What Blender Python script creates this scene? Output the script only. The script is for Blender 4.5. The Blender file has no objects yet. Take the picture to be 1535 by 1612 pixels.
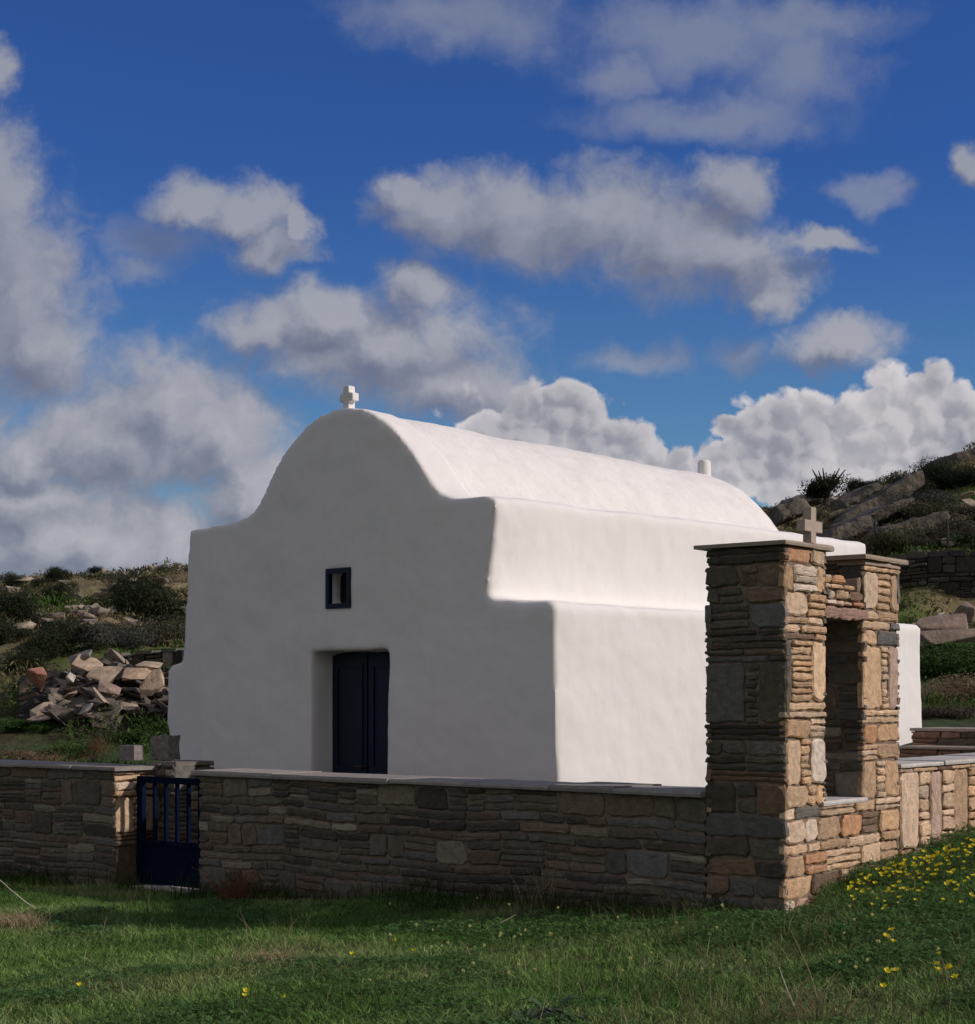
import bpy, bmesh, math, random
import numpy as np
from mathutils import Vector, Matrix

# ------------------------------------------------------------------ camera
scene = bpy.context.scene
COL = scene.collection
F = 2750.0; CX = 767.5; HY = 1100.0        # photograph: focal length, centre column, horizon row (px)
cam_data = bpy.data.cameras.new('camera')
cam_data.sensor_fit = 'HORIZONTAL'; cam_data.sensor_width = 36.0
cam_data.lens = F / 1535 * 36.0
cam_data.shift_y = (HY - 806) / 1535
cam_data.clip_start = 0.1; cam_data.clip_end = 3000
cam = bpy.data.objects.new('camera', cam_data); COL.objects.link(cam)
cam.location = (0, 0, 0); cam.rotation_euler = (math.radians(90), 0, 0)
scene.camera = cam

# ------------------------------------------------------------------ light
SUN = Vector((1.0, -0.17, 0.55)).normalized()
EL = math.asin(SUN.z); AZ = math.atan2(SUN.x, SUN.y)
SKY = 0.09
world = bpy.data.worlds.new('World'); scene.world = world; world.use_nodes = True

def build_world():
    nt = world.node_tree; nt.nodes.clear()
    N = nt.nodes.new; L = nt.links.new
    def math_(op, a, b=None, c=None, clamp=False):
        n = N('ShaderNodeMath'); n.operation = op; n.use_clamp = clamp
        for i, v in enumerate((a, b, c)):
            if v is None: continue
            if isinstance(v, (int, float)): n.inputs[i].default_value = v
            else: L(v, n.inputs[i])
        return n.outputs[0]
    def vec(op, a, b=None, c=None, out=0):
        n = N('ShaderNodeVectorMath'); n.operation = op
        for i, v in enumerate((a, b, c)):
            if v is None: continue
            if isinstance(v, tuple): n.inputs[i].default_value = v
            else: L(v, n.inputs[i])
        return n.outputs[out]
    def noise(v, scale, detail, rough, dist=0.0, color=False):
        n = N('ShaderNodeTexNoise'); n.noise_dimensions = '2D'; n.inputs['Scale'].default_value = scale
        n.inputs['Detail'].default_value = detail; n.inputs['Roughness'].default_value = rough
        n.inputs['Distortion'].default_value = dist; L(v, n.inputs['Vector'])
        return n.outputs['Color'] if color else n.outputs[0]
    def maprange(v, a, b, c=0.0, d=1.0, kind='SMOOTHSTEP'):
        n = N('ShaderNodeMapRange'); n.interpolation_type = kind
        L(v, n.inputs[0])
        for i, x in zip((1, 2, 3, 4), (a, b, c, d)): n.inputs[i].default_value = x
        return n.outputs[0]
    def mix(f, a, b):
        n = N('ShaderNodeMix'); n.data_type = 'RGBA'
        if isinstance(f, (int, float)): n.inputs[0].default_value = f
        else: L(f, n.inputs[0])
        for i, v in ((6, a), (7, b)):
            if isinstance(v, tuple): n.inputs[i].default_value = (*v, 1)
            else: L(v, n.inputs[i])
        return n.outputs[2]
    sky = N('ShaderNodeTexSky'); sky.sky_type = 'NISHITA'; sky.sun_disc = False
    sky.sun_elevation = EL; sky.sun_rotation = AZ
    sky.air_density = 1.0; sky.dust_density = 0.25; sky.ozone_density = 3.0; sky.altitude = 200
    tc = N('ShaderNodeTexCoord')
    sx = N('ShaderNodeSeparateXYZ'); L(tc.outputs['Generated'], sx.inputs[0])
    y = math_('MAXIMUM', math_('ABSOLUTE', sx.outputs[1]), 0.15)
    u = math_('MULTIPLY_ADD', math_('DIVIDE', sx.outputs[0], y), 27.5, 7.675)
    v = math_('MULTIPLY_ADD', math_('DIVIDE', sx.outputs[2], y), -27.5, 11.0)
    cb = N('ShaderNodeCombineXYZ'); L(u, cb.inputs[0]); L(v, cb.inputs[1])
    p = cb.outputs[0]
    warp = noise(p, 0.8, 5, 0.6, color=True)
    pw = vec('MULTIPLY_ADD', warp, (1.1, 0.9, 0), p)
    pw = vec('ADD', pw, (-0.55, -0.45, 0))
    def field(pp, blobs, k):
        d = None
        for cx, cy, rx, ry in blobs:
            cx /= 100; cy /= 100; rx /= 100; ry /= 100
            l = vec('LENGTH', vec('MULTIPLY_ADD', pp, (1/rx, 1/ry, 0), (-cx/rx, -cy/ry, 0)), out=1)
            d = l if d is None else math_('SMOOTH_MIN', d, l, k)
        return d
    soft = [(10, 470, 140, 180), (-20, 300, 80, 125), (60, 550, 100, 90), (-20, 100, 45, 50),
            (300, 325, 75, 38), (390, 335, 85, 45), (430, 385, 70, 40), (470, 350, 40, 30),
            (250, 640, 140, 100), (180, 700, 200, 95), (330, 690, 120, 100), (60, 725, 120, 60), (130, 860, 330, 110), (60, 790, 170, 70), (400, 790, 90, 110),
            (520, 505, 140, 60), (650, 450, 65, 48), (620, 550, 210, 85), (720, 610, 150, 65), (440, 520, 90, 40),
            (690, 335, 90, 60), (800, 335, 120, 66), (930, 350, 150, 84), (1060, 375, 150, 92), (1160, 300, 65, 60), (1170, 410, 105, 66), (1290, 378, 70, 22), (1215, 455, 45, 40), (650, 305, 30, 28),
            (1330, 540, 80, 45), (1530, 260, 38, 34),
            (-450, 420, 260, 110), (-420, 860, 300, 110), (-900, 600, 300, 140), (1950, 480, 260, 110), (2300, 800, 350, 130), (300, -500, 400, 160), (1500, -450, 350, 120)]
    thin = [(720, 25, 210, 75), (1080, 60, 210, 85), (1270, 110, 115, 95), (1110, 190, 240, 48), (1260, 30, 180, 50), (980, 120, 90, 50), (222, 424, 75, 32), (1010, 568, 105, 34), (1370, 300, 70, 32), (1170, 555, 40, 24), (250, 380, 130, 50), (1180, 560, 60, 40)]
    puff = [(800, 690, 110, 95), (880, 660, 95, 68), (950, 720, 120, 75), (1040, 740, 70, 50),
            (1440, 660, 120, 95), (1300, 690, 130, 80), (1210, 690, 70, 75), (1180, 740, 100, 60), (1150, 670, 35, 22), (1400, 760, 260, 110), (1560, 690, 110, 80)]
    n1 = noise(pw, 0.62, 7, 0.58)
    n2 = noise(p, 1.9, 8, 0.6, 0.3)
    d = field(pw, soft, 0.22)
    dens = math_('SUBTRACT', math_('MULTIPLY_ADD', n1, 0.65, math_('MULTIPLY', n2, 0.45)), math_('ADD', d, -0.55))
    dl = field(vec('ADD', pw, (0.30, -0.40, 0)), soft, 0.3)
    a_soft = maprange(math_('MULTIPLY_ADD', math_('SUBTRACT', n2, 0.5), 0.35, dens), -0.28, 0.62)
    d3 = field(pw, thin, 0.3)
    dens3 = math_('SUBTRACT', math_('MULTIPLY_ADD', n1, 0.9, math_('MULTIPLY', n2, 0.4)), math_('ADD', d3, -0.4))
    a_thin = math_('MULTIPLY', maprange(dens3, -0.15, 0.9), 0.58)
    a_soft = math_('MAXIMUM', math_('MULTIPLY', a_soft, 0.93), a_thin)
    # soft cloud body tone
    nl = noise(vec('ADD', pw, (0.25, -0.32, 0)), 0.8, 4, 0.5)
    tone = math_('ADD', math_('MULTIPLY', math_('SUBTRACT', dl, d), 0.75), math_('MULTIPLY', math_('SUBTRACT', noise(pw, 0.8, 4, 0.5), nl), 0.8))
    tone = math_('MULTIPLY_ADD', math_('SUBTRACT', n2, 0.5), 0.45, tone)
    tone = maprange(math_('MULTIPLY_ADD', dens, -0.20, tone), -0.62, 0.52)
    rim = maprange(dens, 0.1, 0.75, 0.0, 1.0)
    low = maprange(v, 2.0, 9.0)
    k = 1.0 / SKY
    c_dark = mix(low, (0.19*k, 0.215*k, 0.32*k), (0.215*k, 0.23*k, 0.315*k))
    c_lite = mix(low, (0.40*k, 0.42*k, 0.50*k), (0.60*k, 0.595*k, 0.64*k))
    c_soft = mix(math_('MULTIPLY', tone, math_('MULTIPLY_ADD', rim, 0.25, 0.85)), c_dark, c_lite)
    # cumulus: billows lit from the upper right
    wq = vec('MULTIPLY_ADD', noise(p, 2.0, 3, 0.6, color=True), (0.32, 0.32, 0), p)
    def billow(off):
        q = vec('ADD', wq, off)
        tot = None
        for sc, am in ((1.5, .60), (3.5, .26), (8.0, .07)):
            vn = N('ShaderNodeTexVoronoi'); vn.voronoi_dimensions = '2D'; vn.feature = 'F1'; vn.inputs['Scale'].default_value = sc
            vn.inputs['Detail'].default_value = 0.0
            L(q, vn.inputs['Vector'])
            t = math_('MULTIPLY', math_('MULTIPLY', vn.outputs['Distance'], vn.outputs['Distance']), -am*1.6)
            tot = t if tot is None else math_('ADD', tot, t)
        return math_('ADD', tot, 0.85)
    b0 = billow((0, 0, 0)); b1 = billow((0.11, -0.13, 0))
    dp = field(vec('MULTIPLY_ADD', warp, (0.5, 0.4, 0), vec('ADD', p, (-0.25, -0.2, 0))), puff, 0.12)
    densp = math_('ADD', math_('MULTIPLY_ADD', dp, -1.4, 1.38), math_('MULTIPLY', math_('SUBTRACT', b0, 0.55), 0.9))
    densp = math_('MULTIPLY_ADD', math_('SUBTRACT', n2, 0.5), 0.22, densp)
    a_puff = maprange(densp, -0.05, 0.22)
    lit = maprange(math_('SUBTRACT', b0, b1), -0.30, 0.26)
    big = maprange(noise(p, 0.55, 3, 0.5), 0.38, 0.62)
    edge = maprange(densp, 0.75, 0.0)
    li = math_('MULTIPLY_ADD', lit, 0.5, math_('MULTIPLY_ADD', big, 0.3, math_('MULTIPLY', edge, 0.35)), clamp=True)
    c_puff = mix(li, (0.34*k, 0.35*k, 0.42*k), (0.80*k, 0.77*k, 0.80*k))
    tint = N('ShaderNodeMix'); tint.data_type = 'RGBA'; tint.blend_type = 'MULTIPLY'; tint.inputs[0].default_value = 1
    L(sky.outputs[0], tint.inputs[6]); L(mix(low, (0.32, 0.60, 1.18), (0.66, 0.97, 1.18)), tint.inputs[7])
    c = mix(a_soft, tint.outputs[2], c_soft)
    c = mix(a_puff, c, c_puff)
    # unseen grey cloud cover added behind the camera as neutral fill for the shade
    back = maprange(sx.outputs[1], 0.30, -0.15)
    nb = noise(vec('MULTIPLY', tc.outputs['Generated'], (3.0, 3.0, 3.0)), 1.0, 3, 0.55)
    bc = mix(maprange(nb, 0.35, 0.65), (0.24*k, 0.238*k, 0.252*k), (0.53*k, 0.51*k, 0.53*k))
    c = mix(math_('MULTIPLY', back, maprange(nb, 0.22, 0.40)), c, bc)
    bg = N('ShaderNodeBackground'); L(c, bg.inputs[0]); bg.inputs[1].default_value = SKY
    out = N('ShaderNodeOutputWorld'); L(bg.outputs[0], out.inputs[0])
build_world()

sl = bpy.data.lights.new('sun', 'SUN'); sl.energy = 3.95; sl.angle = math.radians(0.55); sl.color = (1.0, 0.90, 0.83)
so = bpy.data.objects.new('sun', sl); COL.objects.link(so)
so.rotation_euler = SUN.to_track_quat('Z', 'Y').to_euler()

scene.view_settings.view_transform = 'Standard'; scene.view_settings.look = 'None'
scene.view_settings.gamma = 1.0; scene.view_settings.exposure = -0.35
scene.cycles.use_adaptive_sampling = True; scene.cycles.adaptive_threshold = 0.02
scene.cycles.max_bounces = 5; scene.cycles.diffuse_bounces = 3; scene.cycles.glossy_bounces = 2
scene.cycles.transmission_bounces = 2; scene.cycles.caustics_reflective = False; scene.cycles.caustics_refractive = False

# ------------------------------------------------------------------ helpers
rng = random.Random(7)
R = np.random.default_rng(11)

def tag(o, label=None, cat=None, group=None, kind=None):
    if label: o['label'] = label
    if cat: o['category'] = cat
    if group: o['group'] = group
    if kind: o['kind'] = kind
    return o

def empty(name, loc, label, cat, group=None):
    o = bpy.data.objects.new(name, None); o.empty_display_size = 0.2; COL.objects.link(o)
    o.location = loc
    return tag(o, label, cat, group)

class MB:
    """plain mesh collector in world coordinates with a colour per vertex"""
    def __init__(s): s.v = []; s.f = []; s.c = []; s.m = []
    def add(s, verts, faces, col=(1, 1, 1), mat=0):
        b = len(s.v); s.v += [tuple(x) for x in verts]; s.c += [col] * len(verts)
        s.f += [tuple(i + b for i in f) for f in faces]; s.m += [mat] * len(faces)
    def box(s, O, A, B, C, col=(1, 1, 1)):
        O, A, B, C = map(Vector, (O, A, B, C))
        vs = [O, O+A, O+A+B, O+B, O+C, O+A+C, O+A+B+C, O+B+C]
        fs = [(0,3,2,1),(4,5,6,7),(0,1,5,4),(1,2,6,5),(2,3,7,6),(3,0,4,7)]
        if A.cross(B).dot(C) < 0: fs = [f[::-1] for f in fs]
        s.add(vs, fs, col)
    def tube(s, pts, radii, n=6, col=(1, 1, 1), mat=0):
        pts = [Vector(p) for p in pts]; vs = []; fs = []
        for i, p in enumerate(pts):
            d = (pts[min(i+1, len(pts)-1)] - pts[max(i-1, 0)]).normalized()
            a = d.orthogonal().normalized(); b = d.cross(a)
            for k in range(n):
                t = 2*math.pi*k/n
                vs.append(p + (a*math.cos(t) + b*math.sin(t)) * radii[i])
        for i in range(len(pts)-1):
            for k in range(n):
                fs.append((i*n+k, i*n+(k+1) % n, (i+1)*n+(k+1) % n, (i+1)*n+k))
        fs.append(tuple(range(n))[::-1]); fs.append(tuple((len(pts)-1)*n+k for k in range(n)))
        s.add(vs, fs, col, mat)
    def build(s, name, mats, parent=None, origin=(0, 0, 0), smooth=False):
        o = np_mesh(name, np.array(s.v, dtype=np.float32) - np.array(origin, dtype=np.float32), s.f, mats, np.array(s.c, dtype=np.float32), smooth, s.m)
        if parent is not None: o.parent = parent
        else: o.location = origin
        return o

def np_mesh(name, verts, faces, mats, cols=None, smooth=False, matidx=None):
    me = bpy.data.meshes.new(name)
    if isinstance(faces, np.ndarray):
        nf, k = faces.shape
        me.vertices.add(len(verts)); me.vertices.foreach_set('co', verts.astype(np.float32).ravel())
        me.loops.add(nf*k); me.loops.foreach_set('vertex_index', faces.astype(np.int32).ravel())
        me.polygons.add(nf); me.polygons.foreach_set('loop_start', np.arange(0, nf*k, k, dtype=np.int32))
        me.update(calc_edges=True)
    else:
        me.from_pydata([tuple(map(float, v)) for v in verts], [], faces)
    if cols is not None:
        a = me.color_attributes.new('tint', 'FLOAT_COLOR', 'POINT')
        c4 = np.ones((len(verts), 4), dtype=np.float32); c4[:, :3] = cols
        a.data.foreach_set('color', c4.ravel())
    if not isinstance(mats, (list, tuple)): mats = [mats]
    for m in mats: me.materials.append(m)
    if matidx is not None and len(mats) > 1: me.polygons.foreach_set('material_index', np.array(matidx, dtype=np.int32))
    if smooth: me.polygons.foreach_set('use_smooth', np.ones(len(me.polygons), dtype=bool))
    me.update()
    o = bpy.data.objects.new(name, me); COL.objects.link(o)
    return o

# value noise (numpy)
_perm = np.random.default_rng(3).random((256, 256))
def vnoise(x, y):
    x = np.asarray(x, float); y = np.asarray(y, float)
    xi = np.floor(x).astype(int); yi = np.floor(y).astype(int); fx = x-xi; fy = y-yi
    fx = fx*fx*(3-2*fx); fy = fy*fy*(3-2*fy)
    g = lambda i, j: _perm[i % 256, j % 256]
    return (g(xi, yi)*(1-fx)+g(xi+1, yi)*fx)*(1-fy) + (g(xi, yi+1)*(1-fx)+g(xi+1, yi+1)*fx)*fy
def fbm(x, y, o=4):
    s = 0; a = .5; t = 0
    for k in range(o):
        ca, sa = math.cos(.7+1.1*k), math.sin(.7+1.1*k)
        s = s + a*vnoise((x*ca-y*sa)*2**k+17.3*k, (x*sa+y*ca)*2**k+5.7*k); t += a; a *= .5
    return s/t

# ------------------------------------------------------------------ materials
def mat(name, color=(.5,.5,.5), rough=.9, attr=False, var=0.0, nscale=5, bump=0.0, bscale=30, spec=.25, var_color=None, var_thr=(.45,.65), metal=0.0, detail=6, trans=0.0, fine=0.0):
    m = bpy.data.materials.new(name); m.use_nodes = True
    nt = m.node_tree; N = nt.nodes.new; L = nt.links.new
    b = nt.nodes['Principled BSDF']; b.inputs['Roughness'].default_value = rough
    b.inputs['Specular IOR Level'].default_value = spec; b.inputs['Metallic'].default_value = metal
    tc = N('ShaderNodeTexCoord')
    if attr:
        a = N('ShaderNodeVertexColor'); a.layer_name = 'tint'; c = a.outputs[0]
        mu = N('ShaderNodeMix'); mu.data_type = 'RGBA'; mu.blend_type = 'MULTIPLY'; mu.inputs[0].default_value = 1
        L(c, mu.inputs[6]); mu.inputs[7].default_value = (*color, 1); c = mu.outputs[2]
    else:
        rgb = N('ShaderNodeRGB'); rgb.outputs[0].default_value = (*color, 1); c = rgb.outputs[0]
    if var_color:
        n = N('ShaderNodeTexNoise'); n.inputs['Scale'].default_value = nscale; n.inputs['Detail'].default_value = detail; n.inputs['Roughness'].default_value = .62
        L(tc.outputs['Object'], n.inputs['Vector'])
        mr = N('ShaderNodeMapRange'); mr.inputs[1].default_value = var_thr[0]; mr.inputs[2].default_value = var_thr[1]; L(n.outputs[0], mr.inputs[0])
        mx = N('ShaderNodeMix'); mx.data_type = 'RGBA'; L(mr.outputs[0], mx.inputs[0]); L(c, mx.inputs[6]); mx.inputs[7].default_value = (*var_color, 1); c = mx.outputs[2]
    if var > 0:
        n = N('ShaderNodeTexNoise'); n.inputs['Scale'].default_value = nscale*1.7; n.inputs['Detail'].default_value = detail; n.inputs['Roughness'].default_value = .65
        L(tc.outputs['Object'], n.inputs['Vector'])
        mr = N('ShaderNodeMapRange'); mr.inputs[1].default_value = .3; mr.inputs[2].default_value = .7; mr.inputs[3].default_value = 1-var; mr.inputs[4].default_value = 1+var; L(n.outputs[0], mr.inputs[0])
        mx = N('ShaderNodeVectorMath'); mx.operation = 'SCALE'; L(c, mx.inputs[0]); L(mr.outputs[0], mx.inputs['Scale']); c = mx.outputs[0]
    L(c, b.inputs['Base Color'])
    if bump > 0:
        n = N('ShaderNodeTexNoise'); n.inputs['Scale'].default_value = bscale; n.inputs['Detail'].default_value = 8; n.inputs['Roughness'].default_value = .65
        L(tc.outputs['Object'], n.inputs['Vector'])
        bp = N('ShaderNodeBump'); bp.inputs['Strength'].default_value = 1; bp.inputs['Distance'].default_value = bump
        L(n.outputs[0], bp.inputs['Height']); L(bp.outputs[0], b.inputs['Normal'])
    if trans > 0:
        tr = N('ShaderNodeBsdfTranslucent'); L(c, tr.inputs[0])
        ms = N('ShaderNodeMixShader'); ms.inputs[0].default_value = trans
        L(b.outputs[0], ms.inputs[1]); L(tr.outputs[0], ms.inputs[2]); L(ms.outputs[0], nt.nodes['Material Output'].inputs[0])
    return m

M_plaster = mat('white_plaster', (.80, .775, .755), .95, var=.015, nscale=1.1, bump=.003, bscale=12, spec=.1)
def limewash(m, amt):
    nt = m.node_tree; N = nt.nodes.new; L = nt.links.new; b = nt.nodes['Principled BSDF']
    src = b.inputs['Base Color'].links[0].from_socket
    tc = N('ShaderNodeTexCoord'); mp = N('ShaderNodeMapping'); mp.inputs['Scale'].default_value = (5, 5, .55); L(tc.outputs['Object'], mp.inputs[0])
    n = N('ShaderNodeTexNoise'); n.inputs['Scale'].default_value = 1.6; n.inputs['Detail'].default_value = 6; L(mp.outputs[0], n.inputs[0])
    r = N('ShaderNodeMapRange'); r.inputs[1].default_value = .52; r.inputs[2].default_value = .8; r.inputs[4].default_value = amt; L(n.outputs[0], r.inputs[0])
    # fine cracks and pits
    v = N('ShaderNodeTexVoronoi'); v.feature = 'DISTANCE_TO_EDGE'; v.inputs['Scale'].default_value = 1.3
    wn = N('ShaderNodeTexNoise'); wn.inputs['Scale'].default_value = 3; wn.inputs['Detail'].default_value = 5; L(tc.outputs['Object'], wn.inputs[0])
    va_ = N('ShaderNodeVectorMath'); va_.operation = 'MULTIPLY_ADD'; L(wn.outputs['Color'], va_.inputs[0]); va_.inputs[1].default_value = (.5, .5, .5); L(tc.outputs['Object'], va_.inputs[2]); L(va_.outputs[0], v.inputs['Vector'])
    c = N('ShaderNodeMapRange'); c.inputs[1].default_value = 0; c.inputs[2].default_value = .006; c.inputs[3].default_value = amt*1.0; c.inputs[4].default_value = 0; L(v.outputs['Distance'], c.inputs[0])
    g = N('ShaderNodeMapRange'); g.inputs[1].default_value = .5; g.inputs[2].default_value = .6; L(wn.outputs[0], g.inputs[0])
    cm = N('ShaderNodeMath'); cm.operation = 'MULTIPLY'; L(c.outputs[0], cm.inputs[0]); L(g.outputs[0], cm.inputs[1])
    # splashed earth along the foot of the wall
    sz = N('ShaderNodeSeparateXYZ'); L(tc.outputs['Object'], sz.inputs[0])
    ad = N('ShaderNodeMath'); ad.operation = 'MULTIPLY_ADD'; L(wn.outputs[0], ad.inputs[0]); ad.inputs[1].default_value = -.9; L(sz.outputs[2], ad.inputs[2])
    f = N('ShaderNodeMapRange'); f.inputs[1].default_value = .25; f.inputs[2].default_value = -.35; f.inputs[4].default_value = .35; L(ad.outputs[0], f.inputs[0])
    t = N('ShaderNodeMath'); t.operation = 'ADD'; L(r.outputs[0], t.inputs[0]); L(cm.outputs[0], t.inputs[1])
    t2 = N('ShaderNodeMath'); t2.operation = 'MAXIMUM'; L(t.outputs[0], t2.inputs[0]); L(f.outputs[0], t2.inputs[1])
    mx = N('ShaderNodeMix'); mx.data_type = 'RGBA'; L(t2.outputs[0], mx.inputs[0]); L(src, mx.inputs[6]); mx.inputs[7].default_value = (.36, .31, .26, 1); L(mx.outputs[2], b.inputs['Base Color'])
limewash(M_plaster, .06)
M_roof = mat('white_roof_wash', (.80, .775, .75), .95, var=.045, nscale=2.2, bump=.010, bscale=14, spec=.1)
limewash(M_roof, .16)
M_stone = mat('slate_stone', (1, 1, 1), .88, attr=True, var=.30, nscale=11, bump=.012, bscale=34, spec=.2)
M_mortar = mat('mortar', (.23, .175, .13), .95, var=.25, nscale=9, bump=.012, bscale=40)
M_coping = mat('coping_slab', (1, 1, 1), .85, attr=True, var=.16, nscale=7, bump=.004, bscale=30)
M_rock = mat('field_rock', (1, 1, 1), .92, attr=True, var=.35, nscale=4, bump=.03, bscale=9)
M_outcrop = mat('outcrop_rock', (.17, .145, .12), .95, var=.4, nscale=.9, bump=.16, bscale=1.6, var_color=(.05, .045, .04), var_thr=(.5, .68))
M_blue = mat('dark_blue_paint', (.003, .008, .026), .55, var=.3, nscale=6, spec=.3)
M_gate = mat('blue_gate_paint', (.0012, .006, .026), .8, var=.3, nscale=14, spec=.08)
M_glass = mat('dark_glass', (.012, .013, .015), .3, spec=.15)
M_niche = mat('window_niche', (.2, .19, .18), .9, var=.2)
M_leaf = mat('leaf', (1, 1, 1), .75, attr=True, spec=.15, trans=.22)
M_bark = mat('bark', (.07, .055, .042), .95, bump=.02, bscale=20)
M_grass = mat('grass_blade', (1, 1, 1), .7, attr=True, spec=.15, trans=.3)
M_petal = mat('yellow_petal', (.80, .66, .03), .6, trans=.3)
M_pale = mat('pale_petal', (.72, .68, .33), .6, trans=.3)
M_stemg = mat('green_stem', (.07, .12, .03), .7)
M_straw = mat('straw', (.33, .25, .15), .85, var=.2, nscale=20)
M_straw2 = mat('bleached_twig', (.45, .41, .34), .85, var=.2, nscale=20)

# ------------------------------------------------------------------ terrain
TC = {
 -600: [(6,-1.42),(12,-1.5),(15.8,-1.64),(17,-1.55),(20,-1.15),(24,-.35),(30,1.0),(42,2.45),(60,3.85),(80,3.6),(200,-5)],
 0: [(6,-1.42),(12,-1.5),(15.8,-1.62),(17,-1.5),(20,-1.15),(24,-.4),(30,1.0),(42,2.45),(60,3.85),(80,3.6),(200,-5)],
 290: [(6,-1.42),(11,-1.49),(14.2,-1.6),(17,-1.45),(20,-1.15),(24,-.35),(30,.9),(45,2.75),(60,4.4),(80,4.2),(200,-5)],
 770: [(6,-1.40),(10.5,-1.42),(12,-1.41),(14,-1.42),(22,-1.3),(30,0),(45,2.8),(60,4.9),(80,4.8),(200,-5)],
 1190: [(6,-1.39),(9,-1.37),(10.8,-1.3),(14,-1.4),(20,-1.2),(30,.8),(45,3.9),(60,6.5),(80,6.5),(200,-2)],
 1240: [(6,-1.39),(9,-1.36),(10.5,-1.31),(12,-1.3),(20,-1.0),(30,1.0),(45,4.1),(60,6.6),(80,6.6),(200,-2)],
 1300: [(6,-1.39),(9,-1.33),(10.95,-1.19),(14,-1.2),(18,-.95),(22,-.3),(30,1.3),(45,4.2),(60,6.7),(80,6.7),(200,-2)],
 1415: [(6,-1.38),(9,-1.29),(10.8,-1.16),(11.8,-1.08),(14,-.95),(17,-.68),(18.5,-.38),(22,0),(27,.85),(30,1.5),(30.6,2.1),(38,3.5),(50,6.0),(60,7.5),(80,7.6),(200,0)],
 1535: [(6,-1.38),(9,-1.24),(11,-1.12),(12.8,-1.02),(14,-.9),(17,-.66),(18.5,-.36),(22,.0),(27,.85),(30,1.5),(30.6,2.2),(38,3.7),(50,6.5),(60,8.5),(80,8.6),(200,0)],
 2300: [(6,-1.3),(9,-1.15),(12.8,-.95),(17,-.6),(22,.1),(30,1.5),(38,3.7),(50,6.8),(60,9.0),(80,9.2),(200,0)],
}
_tcr = np.array([(p-CX)/F for p in TC])
def terrain(x, y):
    x = np.atleast_1d(np.asarray(x, float)); y = np.atleast_1d(np.asarray(y, float))
    r = x/np.maximum(y, 6.0)
    zc = np.stack([np.interp(y, [a for a, b in c], [b for a, b in c]) for c in TC.values()])
    r = np.clip(r, _tcr[0], _tcr[-1]-1e-6)
    i = np.clip(np.searchsorted(_tcr, r, side='right')-1, 0, len(_tcr)-2)
    f = (r-_tcr[i])/(_tcr[i+1]-_tcr[i])
    ar = np.arange(len(r))
    z = zc[i, ar]*(1-f)+zc[i+1, ar]*f
    near = np.clip((y-22)/8, 0, 1); fall = np.clip((90-y)/30, 0, 1)
    z = z + (fbm(x*1.3, y*1.3)-.5)*.10*(1-near)
    z = z + (fbm(x*.45+9, y*.45, 5)-.5)*1.0*near*fall*np.clip((62-y)/14, .35, 1) + (fbm(x*1.7, y*1.7+40, 4)-.5)*.4*near*fall
    return z
def tz(x, y): return float(terrain(x, y)[0])
_Ys = np.concatenate([np.arange(6.0, 20, .02), np.arange(20, 75, .1)])
def hit(px, py):
    z = terrain((px-CX)/F*_Ys, _Ys); zz = (HY-py)/F*_Ys
    k = np.nonzero(z >= zz)[0]
    Y = _Ys[k[0]] if len(k) else 58.0
    x = (px-CX)/F*Y
    return Vector((x, Y, tz(x, Y)))
def at(px, py, Y): return Vector(((px-CX)/F*Y, Y, (HY-py)/F*Y))

def build_ground():
    def axis(parts):
        out = []
        for a, b, n in parts: out += list(np.linspace(a, b, n, endpoint=False))
        return np.array(out + [parts[-1][1]])
    xs = axis([(-600,-60,14),(-60,-18,50),(-18,-7,60),(-7,7,170),(7,18,60),(18,60,50),(60,600,14)])
    ys = axis([(-400,-30,10),(-30,5,30),(5,16,150),(16,34,130),(34,70,130),(70,120,20),(120,900,16)])
    X, Y = np.meshgrid(xs, ys); Z = terrain(X.ravel(), Y.ravel())
    v = np.stack([X.ravel(), Y.ravel(), Z], 1); nx = len(xs); ny = len(ys)
    i = np.arange((ny-1)*(nx-1)); a = (i//(nx-1))*nx + i % (nx-1)
    f = np.stack([a, a+1, a+nx+1, a+nx], 1)
    x, y = v[:, 0], v[:, 1]
    green = np.array([.035, .065, .016]); dry = np.array([.25, .19, .11]); olive = np.array([.15, .135, .065]); dark = np.array([.075, .065, .04]); bright = np.array([.10, .13, .03])
    n = fbm(x*.35, y*.35)[:, None]; n2 = fbm(x*.9+30, y*.9)[:, None]
    hill = np.clip((y-24)/6, 0, 1)[:, None]
    s = lambda t, a, b: np.clip((t-a)/(b-a), 0, 1)
    cn = green*(1-s(n2, .55, .75)) + np.array([.06, .05, .025])*s(n2, .55, .75)
    ch = dark*(1-s(n, .35, .55)) + (olive*.6+dry*.4)*s(n, .35, .55)
    ch = ch*(1-s(n2, .55, .7)) + dry*s(n2, .55, .7)
    g = s(fbm(x*.25+70, y*.4), .5, .62)[:, None]*(y < 48)[:, None]
    ch = ch*(1-g*.8)+bright*g*.8
    o = np_mesh('ground', v, f, mat('soil', (1, 1, 1), .95, attr=True, var=.4, nscale=2.2, bump=.05, bscale=7), cn*(1-hill)+ch*hill, smooth=True)
    tag(o, kind='structure')
build_ground()

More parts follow.
